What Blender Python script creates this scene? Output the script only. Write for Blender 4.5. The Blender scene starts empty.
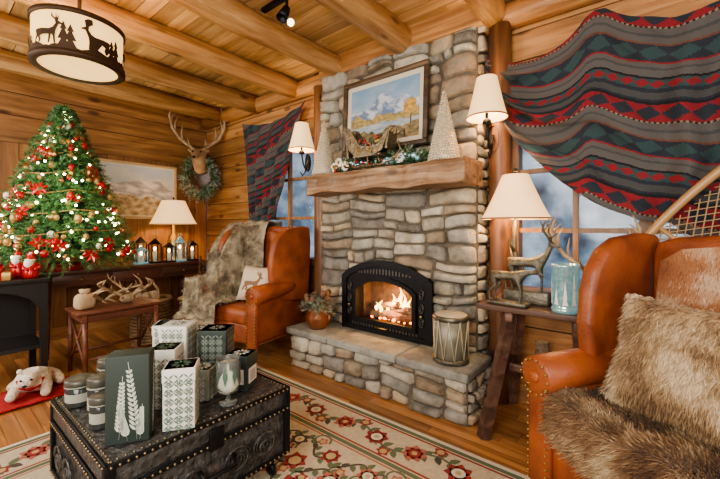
import bpy, bmesh, math, random
from mathutils import Vector, Matrix, noise, Euler
random.seed(11)
R=random.uniform
V=Vector
pi=math.pi
scene=bpy.context.scene
# ------------------------------------------------------------------ mesh builder
class MB:
    def __init__(s): s.v=[];s.f=[];s.m=[];s.r=[];s.s=[]
    def add(s,vs,fs,mat=0,rnd=None,smooth=False,M=None):
        o=len(s.v)
        if M is not None: vs=[M@V(p) for p in vs]
        s.v+= [tuple(p) for p in vs]
        r=random.random() if rnd is None else rnd
        for f in fs:
            s.f.append(tuple(i+o for i in f)); s.m.append(mat); s.r.append(r); s.s.append(smooth)
    def bm(s,bm,mat=0,rnd=None,smooth=False,M=None):
        bm.verts.index_update()
        s.add([v.co.copy() for v in bm.verts],[[v.index for v in f.verts] for f in bm.faces],mat,rnd,smooth,M)
        bm.free()
    def box(s,x0,x1,y0,y1,z0,z1,mat=0,rnd=None,M=None):
        vs=[(x0,y0,z0),(x1,y0,z0),(x1,y1,z0),(x0,y1,z0),(x0,y0,z1),(x1,y0,z1),(x1,y1,z1),(x0,y1,z1)]
        s.add(vs,[(0,3,2,1),(4,5,6,7),(0,1,5,4),(1,2,6,5),(2,3,7,6),(3,0,4,7)],mat,rnd,False,M)
    def rbox(s,c,size,b=.02,mat=0,rnd=None,M=None,rot=None,seg=3,puff=0):
        bm=bmesh.new(); bmesh.ops.create_cube(bm,size=1)
        for v in bm.verts: v.co=V((v.co.x*size[0],v.co.y*size[1],v.co.z*size[2]))
        if puff:
            bmesh.ops.subdivide_edges(bm,edges=bm.edges[:],cuts=9,use_grid_fill=True)
            for v in bm.verts:
                a=2*v.co.x/size[0];q=2*v.co.y/size[1]
                e=max(0,(1-a**4)*(1-q**4))**.5
                v.co.z*=.10+.90*e
                pin=1-.10*(1-(abs(a*q)))
                v.co.x*=pin; v.co.y*=pin
        else:
            bmesh.ops.bevel(bm,geom=bm.edges[:],offset=b,segments=seg,profile=.5,affect='EDGES')
        T=Matrix.Translation(V(c))
        if rot: T=T@(Matrix.Rotation(rot[2],4,'Z')@Matrix.Rotation(rot[1],4,'Y')@Matrix.Rotation(rot[0],4,'X'))
        if M is not None: T=M@T
        s.bm(bm,mat,rnd,True,T)
    def prism(s,poly,th,M,b=0,mat=0,rnd=None,smooth=None):
        bm=bmesh.new()
        vs=[bm.verts.new((p[0],p[1],-th/2)) for p in poly]
        f=bm.faces.new(vs)
        e=bmesh.ops.extrude_face_region(bm,geom=[f])
        for g in e['geom']:
            if isinstance(g,bmesh.types.BMVert): g.co.z+=th
        bmesh.ops.recalc_face_normals(bm,faces=bm.faces[:])
        if b>0: bmesh.ops.bevel(bm,geom=bm.edges[:],offset=b,segments=3,profile=.5,affect='EDGES',clamp_overlap=True)
        bmesh.ops.triangulate(bm,faces=[f for f in bm.faces if len(f.verts)>4])
        s.bm(bm,mat,rnd,(b>0) if smooth is None else smooth,M)
    def lathe(s,prof,seg=20,M=None,mat=0,rnd=None,smooth=True,sy=1):
        vs=[];fs=[]
        for r,z in prof:
            for i in range(seg):
                a=2*pi*i/seg; vs.append((r*math.cos(a),r*math.sin(a)*sy,z))
        for j in range(len(prof)-1):
            for i in range(seg):
                k=(i+1)%seg
                fs.append((j*seg+i,j*seg+k,(j+1)*seg+k,(j+1)*seg+i))
        s.add(vs,fs,mat,rnd,smooth,M)
    def tube(s,pts,rads,seg=8,mat=0,rnd=None,M=None,smooth=True,caps=True,jit=0):
        pts=[V(p) for p in pts]
        if not hasattr(rads,'__len__'): rads=[rads]*len(pts)
        vs=[];fs=[]
        up=V((0,0,1)); 
        d0=(pts[1]-pts[0]).normalized()
        if abs(d0.dot(up))>.9: up=V((1,0,0))
        n=d0.cross(up).normalized()
        for i,p in enumerate(pts):
            d=(pts[min(i+1,len(pts)-1)]-pts[max(i-1,0)])
            d=d.normalized() if d.length>1e-9 else d0
            n=(n-d*n.dot(d)); n=n.normalized() if n.length>1e-6 else d.orthogonal().normalized()
            b=d.cross(n)
            for k in range(seg):
                a=2*pi*k/seg
                rr=rads[i]
                if jit: rr*=1+jit*noise.noise(V((p.x*1.3+math.cos(a)*.7,p.y*1.3+math.sin(a)*.7,p.z*1.3)))
                vs.append(p+n*math.cos(a)*rr+b*math.sin(a)*rr)
        for j in range(len(pts)-1):
            for k in range(seg):
                q=(k+1)%seg
                fs.append((j*seg+k,j*seg+q,(j+1)*seg+q,(j+1)*seg+k))
        if caps:
            fs.append(tuple(range(seg-1,-1,-1))); fs.append(tuple(range((len(pts)-1)*seg,len(pts)*seg)))
        s.add(vs,fs,mat,rnd,smooth,M)
    def ball(s,c,r,mat=0,rnd=None,seg=10,M=None,sc=(1,1,1)):
        n=max(4,seg//2+1)
        prof=[(max(1e-4,r*math.sin(pi*i/n)),-r*math.cos(pi*i/n)) for i in range(n+1)]
        T=Matrix.Translation(V(c))@Matrix.Diagonal((sc[0],sc[1],sc[2],1))
        if M is not None: T=M@T
        s.lathe(prof,seg,T,mat,rnd)
    def quad(s,pts,mat=0,rnd=None,M=None): s.add(pts,[tuple(range(len(pts)))],mat,rnd,False,M)
    def obj(s,name,mats,parent=None,loc=None,rotz=None):
        me=bpy.data.meshes.new(name); me.from_pydata(s.v,[],s.f)
        for m in mats: me.materials.append(m)
        me.polygons.foreach_set('material_index',s.m)
        me.polygons.foreach_set('use_smooth',s.s)
        a=me.attributes.new('rnd','FLOAT','FACE'); a.data.foreach_set('value',s.r)
        me.update()
        o=bpy.data.objects.new(name,me); scene.collection.objects.link(o)
        if parent: o.parent=parent
        if loc: o.location=loc
        if rotz: o.rotation_euler=(0,0,rotz)
        return o
def empty(name,loc=(0,0,0),rotz=0):
    o=bpy.data.objects.new(name,None); scene.collection.objects.link(o); o.location=loc; o.rotation_euler=(0,0,rotz); o.empty_display_size=.05
    return o
def T(x,y,z): return Matrix.Translation((x,y,z))
def RX(a): return Matrix.Rotation(a,4,'X')
def RY(a): return Matrix.Rotation(a,4,'Y')
def RZ(a): return Matrix.Rotation(a,4,'Z')
XZ=Matrix(((1,0,0,0),(0,0,-1,0),(0,1,0,0),(0,0,0,1)))
YZ=Matrix(((0,0,1,0),(1,0,0,0),(0,1,0,0),(0,0,0,1)))
# ------------------------------------------------------------------ materials
def newmat(name):
    m=bpy.data.materials.new(name); m.use_nodes=True; nt=m.node_tree
    return m,nt,nt.nodes['Principled BSDF']
def N(nt,t,**k):
    n=nt.nodes.new(t)
    for a,b in k.items():
        if a.startswith('i_'): n.inputs[a[2:]].default_value=b
        else: setattr(n,a,b)
    return n
def c4(c): return (c[0],c[1],c[2],1)
def ramp(nt,cols,const=False):
    n=nt.nodes.new('ShaderNodeValToRGB'); e=n.color_ramp.elements
    while len(e)<len(cols): e.new(.5)
    for i,(p,c) in enumerate(cols): e[i].position=p; e[i].color=c4(c)
    if const: n.color_ramp.interpolation='CONSTANT'
    return n
def simple(name,col,rough=.6,metal=0,col2=None,scale=12,bump=0,bscale=60,emit=None,es=0,rvar=0,sheen=0,coat=0):
    m,nt,b=newmat(name); L=nt.links.new
    b.inputs['Base Color'].default_value=c4(col); b.inputs['Roughness'].default_value=rough; b.inputs['Metallic'].default_value=metal
    if coat: b.inputs['Coat Weight'].default_value=coat; b.inputs['Coat Roughness'].default_value=.25
    if sheen: b.inputs['Sheen Weight'].default_value=sheen
    tc=N(nt,'ShaderNodeTexCoord')
    if col2 or rvar:
        nz=N(nt,'ShaderNodeTexNoise',i_Scale=scale,i_Detail=4.0); L(tc.outputs['Object'],nz.inputs['Vector'])
        rp=ramp(nt,[(.32,col),(.68,col2 or col)]); 
        if rvar:
            at=N(nt,'ShaderNodeAttribute',attribute_name='rnd')
            mx=N(nt,'ShaderNodeMath',operation='MULTIPLY_ADD'); L(at.outputs['Fac'],mx.inputs[0]); mx.inputs[1].default_value=rvar; 
            sb=N(nt,'ShaderNodeMath',operation='SUBTRACT'); L(nz.outputs[0],sb.inputs[0]); sb.inputs[1].default_value=rvar*.5
            L(sb.outputs[0],mx.inputs[2]); L(mx.outputs[0],rp.inputs[0])
        else: L(nz.outputs[0],rp.inputs[0])
        L(rp.outputs[0],b.inputs['Base Color'])
    if bump:
        n2=N(nt,'ShaderNodeTexNoise',i_Scale=bscale,i_Detail=3.0); L(tc.outputs['Object'],n2.inputs['Vector'])
        bp=N(nt,'ShaderNodeBump',i_Strength=bump,i_Distance=.02); L(n2.outputs[0],bp.inputs['Height']); L(bp.outputs[0],b.inputs['Normal'])
    if emit: b.inputs['Emission Color'].default_value=c4(emit); b.inputs['Emission Strength'].default_value=es
    return m
def wood(name,c1,c2,axis=0,rough=.45,grain=1.0,dark=.55,coat=.15,knots=True):
    m,nt,b=newmat(name); L=nt.links.new
    tc=N(nt,'ShaderNodeTexCoord'); at=N(nt,'ShaderNodeAttribute',attribute_name='rnd')
    sc=[9*grain]*3; sc[axis]=.7*grain
    mp=N(nt,'ShaderNodeMapping'); mp.inputs['Scale'].default_value=sc; L(tc.outputs['Object'],mp.inputs['Vector'])
    mu=N(nt,'ShaderNodeMath',operation='MULTIPLY'); L(at.outputs['Fac'],mu.inputs[0]); mu.inputs[1].default_value=37
    ad=N(nt,'ShaderNodeVectorMath',operation='ADD'); L(mp.outputs[0],ad.inputs[0]); L(mu.outputs[0],ad.inputs[1])
    nz=N(nt,'ShaderNodeTexNoise',i_Scale=1.6,i_Detail=6.0,i_Roughness=.6,i_Distortion=.8); L(ad.outputs[0],nz.inputs['Vector'])
    rp=ramp(nt,[(.28,[x*dark for x in c1]),(.45,c1),(.7,c2)]); L(nz.outputs[0],rp.inputs[0])
    ml=N(nt,'ShaderNodeMapRange'); L(at.outputs['Fac'],ml.inputs[0]); ml.inputs[3].default_value=.58; ml.inputs[4].default_value=1.22
    hs=N(nt,'ShaderNodeHueSaturation'); L(rp.outputs[0],hs.inputs['Color']); L(ml.outputs[0],hs.inputs['Value'])
    out=hs.outputs[0]
    if knots:
        mp2=N(nt,'ShaderNodeMapping'); s2=[6.0]*3; s2[axis]=2.4; mp2.inputs['Scale'].default_value=s2; L(tc.outputs['Object'],mp2.inputs['Vector'])
        ad2=N(nt,'ShaderNodeVectorMath',operation='ADD'); L(mp2.outputs[0],ad2.inputs[0]); L(mu.outputs[0],ad2.inputs[1])
        vo=N(nt,'ShaderNodeTexVoronoi',i_Scale=.8); L(ad2.outputs[0],vo.inputs['Vector'])
        kr=ramp(nt,[(.0,(.18,.14,.12)),(.10,(.38,.32,.3)),(.17,(1,1,1))]); L(vo.outputs['Distance'],kr.inputs[0])
        mm=N(nt,'ShaderNodeMix',data_type='RGBA',blend_type='MULTIPLY'); mm.inputs['Factor'].default_value=.9
        L(out,mm.inputs['A']); L(kr.outputs[0],mm.inputs['B']); out=mm.outputs['Result']
    L(out,b.inputs['Base Color']); b.inputs['Roughness'].default_value=rough; b.inputs['Coat Weight'].default_value=coat; b.inputs['Coat Roughness'].default_value=.3
    bp=N(nt,'ShaderNodeBump',i_Strength=.25,i_Distance=.01); L(nz.outputs[0],bp.inputs['Height']); L(bp.outputs[0],b.inputs['Normal'])
    return m
def stone_mat(name,cols,bump=.7):
    m,nt,b=newmat(name); L=nt.links.new
    tc=N(nt,'ShaderNodeTexCoord'); at=N(nt,'ShaderNodeAttribute',attribute_name='rnd')
    rp=ramp(nt,[(i/len(cols),c) for i,c in enumerate(cols)],True); L(at.outputs['Fac'],rp.inputs[0])
    nz=N(nt,'ShaderNodeTexNoise',i_Scale=7.0,i_Detail=8.0,i_Roughness=.65); L(tc.outputs['Object'],nz.inputs['Vector'])
    nr=ramp(nt,[(.3,(.48,.43,.36)),(.5,(.96,.95,.91)),(.72,(1.4,1.33,1.2))]); L(nz.outputs[0],nr.inputs[0])
    mm=N(nt,'ShaderNodeMix',data_type='RGBA',blend_type='MULTIPLY'); mm.inputs['Factor'].default_value=.95
    L(rp.outputs[0],mm.inputs['A']); L(nr.outputs[0],mm.inputs['B']); L(mm.outputs['Result'],b.inputs['Base Color'])
    n2=N(nt,'ShaderNodeTexNoise',i_Scale=22.0,i_Detail=6.0,i_Roughness=.6); L(tc.outputs['Object'],n2.inputs['Vector'])
    bp=N(nt,'ShaderNodeBump',i_Strength=bump,i_Distance=.03); L(n2.outputs[0],bp.inputs['Height']); L(bp.outputs[0],b.inputs['Normal'])
    b.inputs['Roughness'].default_value=.75
    return m
def colmat(name,rough=.9,bump=0):
    m,nt,b=newmat(name); at=N(nt,'ShaderNodeAttribute',attribute_name='colr'); nt.links.new(at.outputs['Color'],b.inputs['Base Color']); b.inputs['Roughness'].default_value=rough
    if bump:
        tc=N(nt,'ShaderNodeTexCoord'); n2=N(nt,'ShaderNodeTexNoise',i_Scale=120.0); nt.links.new(tc.outputs['Object'],n2.inputs['Vector'])
        bp=N(nt,'ShaderNodeBump',i_Strength=bump,i_Distance=.01); nt.links.new(n2.outputs[0],bp.inputs['Height']); nt.links.new(bp.outputs[0],b.inputs['Normal'])
    return m
def fur_mat(name,cols,scale=5):
    m,nt,b=newmat(name); L=nt.links.new
    tc=N(nt,'ShaderNodeTexCoord'); at=N(nt,'ShaderNodeAttribute',attribute_name='rnd')
    nz=N(nt,'ShaderNodeTexNoise',i_Scale=scale,i_Detail=3.0); L(tc.outputs['Object'],nz.inputs['Vector'])
    ma=N(nt,'ShaderNodeMath',operation='MULTIPLY_ADD'); L(at.outputs['Fac'],ma.inputs[0]); ma.inputs[1].default_value=.22; L(nz.outputs[0],ma.inputs[2])
    sb=N(nt,'ShaderNodeMath',operation='SUBTRACT'); L(ma.outputs[0],sb.inputs[0]); sb.inputs[1].default_value=.11
    n=len(cols); rp=ramp(nt,[(.3+.4*i/(n-1),c) for i,c in enumerate(cols)]); L(sb.outputs[0],rp.inputs[0]); L(rp.outputs[0],b.inputs['Base Color'])
    b.inputs['Roughness'].default_value=.65; b.inputs['Sheen Weight'].default_value=.15
    return m
def grid_obj(name,fn,nu,nv,mat,col=None,thick=0,parent=None,smooth=True):
    vs=[fn(i/nu,j/nv) for j in range(nv+1) for i in range(nu+1)]
    fs=[(j*(nu+1)+i,j*(nu+1)+i+1,(j+1)*(nu+1)+i+1,(j+1)*(nu+1)+i) for j in range(nv) for i in range(nu)]
    me=bpy.data.meshes.new(name); me.from_pydata([tuple(v) for v in vs],[],fs); me.materials.append(mat)
    me.polygons.foreach_set('use_smooth',[smooth]*len(fs))
    if col:
        a=me.attributes.new('colr','FLOAT_COLOR','FACE'); d=[]
        for j in range(nv):
            for i in range(nu):
                c=col((i+.5)/nu,(j+.5)/nv); d+= [c[0],c[1],c[2],1]
        a.data.foreach_set('color',d)
    me.update()
    o=bpy.data.objects.new(name,me); scene.collection.objects.link(o)
    if thick:
        md=o.modifiers.new('sol','SOLIDIFY'); md.thickness=thick; md.offset=0
    if parent: o.parent=parent
    return o
def fur(src,dst,n,length,width,mat=0,flow=V((0,0,-1)),up=.6,fl=.8,jit=.35,rnd=None):
    tris=[]
    for f in src.f:
        p=[V(src.v[i]) for i in f]
        for k in range(1,len(p)-1):
            ar=(p[k]-p[0]).cross(p[k+1]-p[0])
            if ar.length>1e-9: tris.append((p[0],p[k],p[k+1],ar.length,ar.normalized()))
    ws=[t[3] for t in tris]
    for t in random.choices(tris,weights=ws,k=n):
        a=random.random();b=random.random()
        if a+b>1:a=1-a;b=1-b
        p=t[0]+(t[1]-t[0])*a+(t[2]-t[0])*b; nn=t[4]
        d=(nn*up+flow*fl+V((R(-1,1),R(-1,1),R(-1,1)))*jit); d.normalize()
        sd=d.cross(nn); 
        if sd.length<1e-4: continue
        sd.normalize(); l=length*R(.6,1.2); w=width*R(.7,1.3)
        mid=p+d*l*.55; tip=p+d*l+flow*l*.25
        dst.add([p-sd*w,p+sd*w,mid+sd*w*.7,tip,mid-sd*w*.7],[(0,1,2,3,4)],mat)
def skin(name,joints,edges,mat,parent=None,loc=(0,0,0),rot=(0,0,0),scale=1,sub=2):
    me=bpy.data.meshes.new(name); me.from_pydata([j[0] for j in joints],edges,[])
    o=bpy.data.objects.new(name,me); scene.collection.objects.link(o)
    me.materials.append(mat)
    md=o.modifiers.new('skin','SKIN'); md.use_smooth_shade=True
    for i,j in enumerate(joints):
        r=j[1]; me.skin_vertices[0].data[i].radius=(r,r) if not hasattr(r,'__len__') else r
        me.skin_vertices[0].data[i].use_root=(i==0)
    s=o.modifiers.new('sub','SUBSURF'); s.levels=sub; s.render_levels=sub
    o.location=loc; o.rotation_euler=rot; o.scale=(scale,)*3
    if parent: o.parent=parent
    return o
def sprig(mb,p,d,l,mat=0,nn=16,nl=.05,nw=.004,droop=.2,stem=True):
    p=V(p);d=V(d).normalized(); o=d.orthogonal().normalized(); q=d.cross(o)
    for i in range(nn):
        t=(i+.5)/nn; b=p+d*l*t+V((0,0,-droop*l*t*t))
        a=R(0,2*pi); s=(o*math.cos(a)+q*math.sin(a)); nd=(s*.9+d*.7).normalized(); L=nl*R(.7,1.1)*(1.05-.4*t)
        sd=nd.cross(d).normalized()*nw
        mb.add([b-sd,b+sd,b+nd*L],[(0,1,2)],mat)
def point(name,loc,e,col=(1,.72,.40),r=.04):
    l=bpy.data.lights.new(name,'POINT'); l.energy=e; l.color=col; l.shadow_soft_size=r
    o=bpy.data.objects.new(name,l); scene.collection.objects.link(o); o.location=loc; return o

m_wallwood=wood('cabin_wall_wood',(.33,.155,.056),(.54,.30,.12),0)
m_wallwoodv=wood('cabin_wall_wood_v',(.30,.135,.05),(.46,.24,.095),2)
m_wally=wood('cabin_wall_wood_y',(.32,.15,.055),(.52,.285,.115),1)
m_ceil=wood('ceiling_pine',(.58,.35,.145),(.78,.54,.27),0,rough=.5,dark=.65)
m_beam=wood('log_beam',(.40,.205,.075),(.64,.40,.18),1,rough=.5)
m_logv=wood('log_post',(.17,.07,.03),(.30,.14,.055),2)
m_trim=wood('window_wood',(.26,.13,.05),(.40,.22,.09),2,knots=False)
m_mantel=wood('mantel_wood',(.26,.145,.075),(.50,.33,.19),0,rough=.6,dark=.4)
m_dwood=wood('dark_red_wood',(.085,.032,.02),(.17,.07,.04),1,rough=.35,knots=False)
m_rust=wood('rustic_table_wood',(.12,.062,.042),(.25,.14,.095),0,rough=.5)
m_black=simple('black_iron',(.02,.02,.022),.45,.7,bump=.2)
m_blackw=simple('black_paint_wood',(.02,.018,.018),.4)
m_stone=stone_mat('fieldstone',[(.33,.30,.245),(.43,.39,.32),(.24,.23,.205),(.42,.34,.24),(.34,.33,.29),(.52,.48,.40),(.29,.23,.165),(.38,.36,.31),(.47,.41,.31),(.21,.195,.17)])
m_slab=stone_mat('hearth_slab',[(.24,.245,.22),(.29,.29,.26),(.26,.26,.24)],.4)
m_mortar=simple('mortar',(.16,.135,.10),.95,col2=(.10,.08,.055),bump=.5)
m_leather=simple('cognac_leather',(.34,.092,.028),.46,col2=(.18,.044,.016),scale=6,bump=.18,bscale=70,coat=.08)
m_brass=simple('antique_brass',(.45,.30,.12),.35,.9)
m_gold=simple('champagne_mosaic',(.74,.68,.52),.3,.6,col2=(.38,.34,.26),scale=60,bump=.3)
m_white=simple('white_plush',(.85,.82,.76),.9,bump=.4)
m_plush=simple('cream_plush',(.80,.74,.64),.95,col2=(.62,.55,.45),scale=30,bump=.9,bscale=40)
m_cream=simple('cream',(.8,.74,.6),.7)
m_red=simple('red_glass',(.45,.02,.02),.2,.2)
m_redf=simple('red_blanket',(.36,.025,.025),.95,bump=.5)
m_pine=simple('pine_needles',(.03,.10,.035),.6,col2=(.09,.22,.06),scale=30,rvar=.5)
m_frost=simple('frosted_needles',(.16,.24,.17),.7,col2=(.42,.46,.38),scale=30,rvar=.5)
m_antler=simple('antler',(.50,.38,.24),.55,col2=(.28,.19,.11),scale=9,bump=.3)
m_bronze=simple('bronze_figure',(.085,.075,.055),.42,.6,col2=(.22,.20,.15),scale=14,bump=.3)
m_copper=simple('copper',(.45,.20,.11),.3,.9)
m_shade=simple('lamp_shade',(.74,.52,.29),.8,col2=(.82,.62,.38),scale=6,emit=(1,.60,.26),es=.7)
m_shadeb=simple('shade_trim',(.28,.15,.07),.7)
m_bulb=simple('fairy_light',(1,.9,.6),.5,emit=(1,.82,.45),es=14)
m_glow=simple('lantern_glow',(1,.9,.7),.5,emit=(1,.72,.4),es=4)
m_wax=simple('wax',(.85,.8,.68),.5)
m_dkgreen=simple('dark_green_card',(.030,.046,.038),.6)
m_whitecard=simple('white_card',(.70,.70,.64),.7)
m_silver=simple('mercury_glass',(.62,.72,.72),.15,.8,col2=(.14,.30,.32),scale=40,emit=(.3,.7,.7),es=.18)
m_pewter=simple('aged_brass',(.30,.24,.15),.35,.8,col2=(.12,.10,.07),scale=30,bump=.5)
# ------------------------------------------------------------------ room shell
XL,XR,YB,YF,ZC=-5.72,2.6,-1.7,3.05,3.2
mb=MB()
y=YB
while y<YF:
    x=XL-R(0,1.5)
    while x<XR:
        l=R(.9,2.0)
        mb.box(max(x,XL),min(x+l,XR)-.003,y,y+.088,-.04,0) if x+l>XL else None
        x+=l
    y+=.0905
mb.obj('floor',[wood('oak_floor_x',(.36,.16,.058),(.54,.28,.115),0,rough=.3,coat=.35,grain=1.2,knots=False)])
mb=MB(); y=YB
while y<YF+.1:
    x=XL-R(0,2)
    while x<XR:
        l=R(2.,3.5)
        if x+l>XL: mb.box(max(x,XL),min(x+l,XR),y+.004,y+.126,ZC,ZC+.03)
        x+=l
    y+=.13
mb.box(XL,XR,YB,YF+.1,ZC+.012,ZC+.06,1)
mb.obj('ceiling',[m_ceil,simple('dark_gap',(.08,.035,.015),.9)])
for bx in (-5.15,-4.3,-3.45,-2.62,-1.79,-.98,-.1,.8,1.7):
    b=MB(); n=16
    b.tube([(bx+.015*math.sin(i*1.1+bx),YB+(YF-YB)*i/n,3.10) for i in range(n+1)],[.115+.009*math.sin(i*.9+bx*3) for i in range(n+1)],18,jit=.13,rnd=R(.35,.8))
    b.obj('ceiling_beam',[m_beam])
def wallrows(mb,a0,a1,rows,openings,put):
    for z0,z1 in rows:
        segs=[(a0,a1)]
        for (o0,o1,oz0,oz1) in openings:
            if z1>oz0+.01 and z0<oz1-.01:
                ns=[]
                for s0,s1 in segs:
                    if o1<=s0 or o0>=s1: ns.append((s0,s1)); continue
                    if s0<o0: ns.append((s0,o0))
                    if o1<s1: ns.append((o1,s1))
                segs=ns
        for s0,s1 in segs: put(s0,s1,z0,z1)
rows=[(0,.3),(.3,.6),(.6,.9),(.9,1.0),(1.0,1.25),(1.25,1.5),(1.5,1.75),(1.75,2.0),(2.0,2.3),(2.3,2.5),(2.5,2.72),(2.72,2.95),(2.95,3.2)]
WL=(-4.2,-3.12,1.0,2.5); WR=(-.84,.8,.9,2.3)
mb=MB()
def put(a,b,z0,z1):
    mb.box(a,b,YF+R(0,.006),YF+.06,z0+.005,z1-.005)
    mb.box(a,b,YF+.015,YF+.055,z0,z1,1)
wallrows(mb,XL,XR,rows,[WL,WR],put)
mb.obj('wall_fireplace',[m_wallwood,simple('wall_gap',(.05,.022,.01),.9)])
mb=MB()
for z0,z1 in ((2.42,2.68),(2.68,2.94),(2.94,3.2)):
    mb.box(XL-.06,XL+R(0,.008),YB,YF,z0+.005,z1-.005,0)
yy=YB
while yy<YF:
    w=R(.17,.24); mb.box(XL-.06,XL+R(0,.006),yy+.004,min(yy+w,YF)-.004,0,2.42,1); yy+=w
mb.box(XL-.07,XL-.008,YB,YF,0,3.2,2)
mb.obj('wall_left',[m_wally,m_wallwoodv,bpy.data.materials['wall_gap']])
mb=MB(); mb.box(XL,XL+.035,YB,YF,2.36,2.46); mb.obj('trim_1',[m_wally])
mb=MB(); mb.box(XL,XL+.03,YB,YF,0,.14); mb.obj('baseboard_left',[m_wally])
mb=MB(); mb.box(XL,-2.9,YF-.03,YF,0,.14); mb.box(-1.0,XR,YF-.03,YF,0,.14); mb.obj('baseboard_fireplace',[m_wallwood])
mb=MB()
for i in range(13): mb.box(XR+R(0,.005),XR+.06,YB,YF,i*.25+.003,i*.25+.247)
mb.obj('wall_right',[m_wally])
mb=MB()
for i in range(13):
    mb.box(XL,XR,YB-.06,YB-R(0,.005),i*.25+.003,i*.25+.247)
mb.obj('wall_back',[m_wallwood])
mb=MB(); mb.tube([(x,YF-.04,3.08) for x in (XL,-4.5,-3.5,-2.5,-1.2,0,1.2,XR)],.10,14); mb.box(-2.84,-1.03,2.80,3.0,3.0,3.2); mb.obj('trim_2',[m_wallwood])
mb=MB(); mb.tube([(-.945,2.97,z*.43) for z in range(8)],.085,14,jit=.1); mb.obj('trim_3',[m_logv])
mb=MB(); mb.tube([(-2.98,2.97,z*.43) for z in range(8)],.08,14,jit=.1); mb.obj('trim_4',[m_logv])
m_glass,nt,b=newmat('window_glass')
nt.nodes.remove(b); tr=N(nt,'ShaderNodeBsdfTransparent'); gl=N(nt,'ShaderNodeBsdfGlossy',i_Roughness=.12); mx=N(nt,'ShaderNodeMixShader'); mx.inputs[0].default_value=.06
nt.links.new(tr.outputs[0],mx.inputs[1]); nt.links.new(gl.outputs[0],mx.inputs[2]); nt.links.new(mx.outputs[0],nt.nodes['Material Output'].inputs[0])
def window(name,o,nx,nz):
    x0,x1,z0,z1=o; mb=MB(); y0=YF-.02
    mb.box(x0-.07,x0+.02,y0,YF+.1,z0-.07,z1+.07); mb.box(x1-.02,x1+.07,y0,YF+.1,z0-.07,z1+.07)
    mb.box(x0-.07,x1+.07,y0,YF+.1,z1-.02,z1+.07); mb.box(x0-.1,x1+.1,y0-.05,YF+.1,z0-.07,z0+.01)
    for i in range(1,nx):
        x=x0+(x1-x0)*i/nx; w=.04 if i%2==0 else .018; mb.box(x-w,x+w,YF+.01,YF+.06,z0,z1)
    for j in range(1,nz):
        z=z0+(z1-z0)*j/nz; mb.box(x0,x1,YF+.015,YF+.055,z-.018,z+.018)
    mb.quad([(x0,YF+.035,z0),(x1,YF+.035,z0),(x1,YF+.035,z1),(x0,YF+.035,z1)],1)
    mb.obj(name,[m_trim,m_glass])
window('window_1',WL,2,3); window('window_2',WR,4,3)
# ------------------------------------------------------------------ stone work
def stones(mb,O,U,Vv,Nn,w,h,maxw=.42,maxh=.17,depth=.06,mat=0,warp=.034):
    O=V(O);U=V(U);Vv=V(Vv);Nn=V(Nn)
    rects=[]
    def split(x,y,a,b):
        if (a<=maxw and b<=maxh and random.random()<.85) or (a<.18 and b<.10): rects.append((x,y,a,b)); return
        ar=a/b
        if (ar>2.6 or b<.11) and a>.16: vert=True
        elif ar<1.3 or (b>maxh): vert=False if b>.11 else True
        else: vert=random.random()<.5
        if vert:
            t=R(.35,.65)*a; split(x,y,t,b); split(x+t,y,a-t,b)
        else:
            t=R(.35,.65)*b; split(x,y,a,t); split(x,y+t,a,b-t)
    split(0,0,w,h)
    ts=[0,.07,.22,.5,.78,.93,1]; hs=[0,.8,1,1,1,.8,0]
    for x,y,a,b in rects:
        g=.007; x+=g;y+=g;a-=2*g;b-=2*g
        dp=depth*R(.5,1.2); tx=R(-.12,.12)*depth/1;ty=R(-.5,.5)*depth; cr=min(a,b)*.24; sd=R(0,99)
        vs=[];fs=[]
        for j,tv in enumerate(ts):
            for i,tu in enumerate(ts):
                px=x+a*tu; py=y+b*tv
                cu=min(tu,1-tu)*a; cv=min(tv,1-tv)*b
                if cu<cr and cv<cr:
                    k=(1-cu/cr)*(1-cv/cr)*cr*.38
                    px+= k if tu<.5 else -k; py+= k if tv<.5 else -k
                wx=noise.noise(V((px*3.4+5,py*3.4,O.x)))*warp*1.3; wy=noise.noise(V((px*3.4,py*3.4+9,O.y+3)))*warp*1.6
                ex=min(1,min(px,w-px)/.05); ey=min(1,min(py,h-py)/.05)
                px+=wx*max(0,ex); py+=wy*max(0,ey)
                hh=min(hs[i],hs[j])*dp
                if hh>0: hh+=tx*(tu-.5)*min(1,a*6)+ty*(tv-.5)*.5+noise.noise(V((px*14+sd,py*14,sd)))*.016
                if hs[i]==0 or hs[j]==0: hh=-.01
                vs.append(O+U*px+Vv*py+Nn*hh)
        n=len(ts)
        for j in range(n-1):
            for i in range(n-1): fs.append((j*n+i,j*n+i+1,(j+1)*n+i+1,(j+1)*n+i))
        mb.add(vs,fs,mat,None,True)
CX0,CX1,CY=-2.83,-1.08,2.84
IX0,IX1,IZ1=-2.38,-1.47,.93
ch=empty('stone_fireplace')
mb=MB()
stones(mb,(CX0,CY,1.9),(1,0,0),(0,0,1),(0,-1,0),CX1-CX0,1.13,maxw=.40,maxh=.22)
stones(mb,(CX0,CY,.93),(1,0,0),(0,0,1),(0,-1,0),CX1-CX0,.97,maxw=.46,maxh=.16)
stones(mb,(CX0,CY,.38),(1,0,0),(0,0,1),(0,-1,0),IX0-CX0,.55,maxw=.34,maxh=.15)
stones(mb,(IX1,CY,.38),(1,0,0),(0,0,1),(0,-1,0),CX1-IX1,.55,maxw=.34,maxh=.15)
stones(mb,(CX1,CY,0),(0,1,0),(0,0,1),(1,0,0),YF-CY,3.03,maxw=.25,maxh=.17,depth=.04)
stones(mb,(CX0,YF,0),(0,-1,0),(0,0,1),(-1,0,0),YF-CY,3.03,maxw=.25,maxh=.17,depth=.04)
HX0,HX1,HY=-2.84,-.99,2.42
stones(mb,(HX0,HY,0),(1,0,0),(0,0,1),(0,-1,0),HX1-HX0,.32,maxw=.36,maxh=.15,depth=.05)
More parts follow.
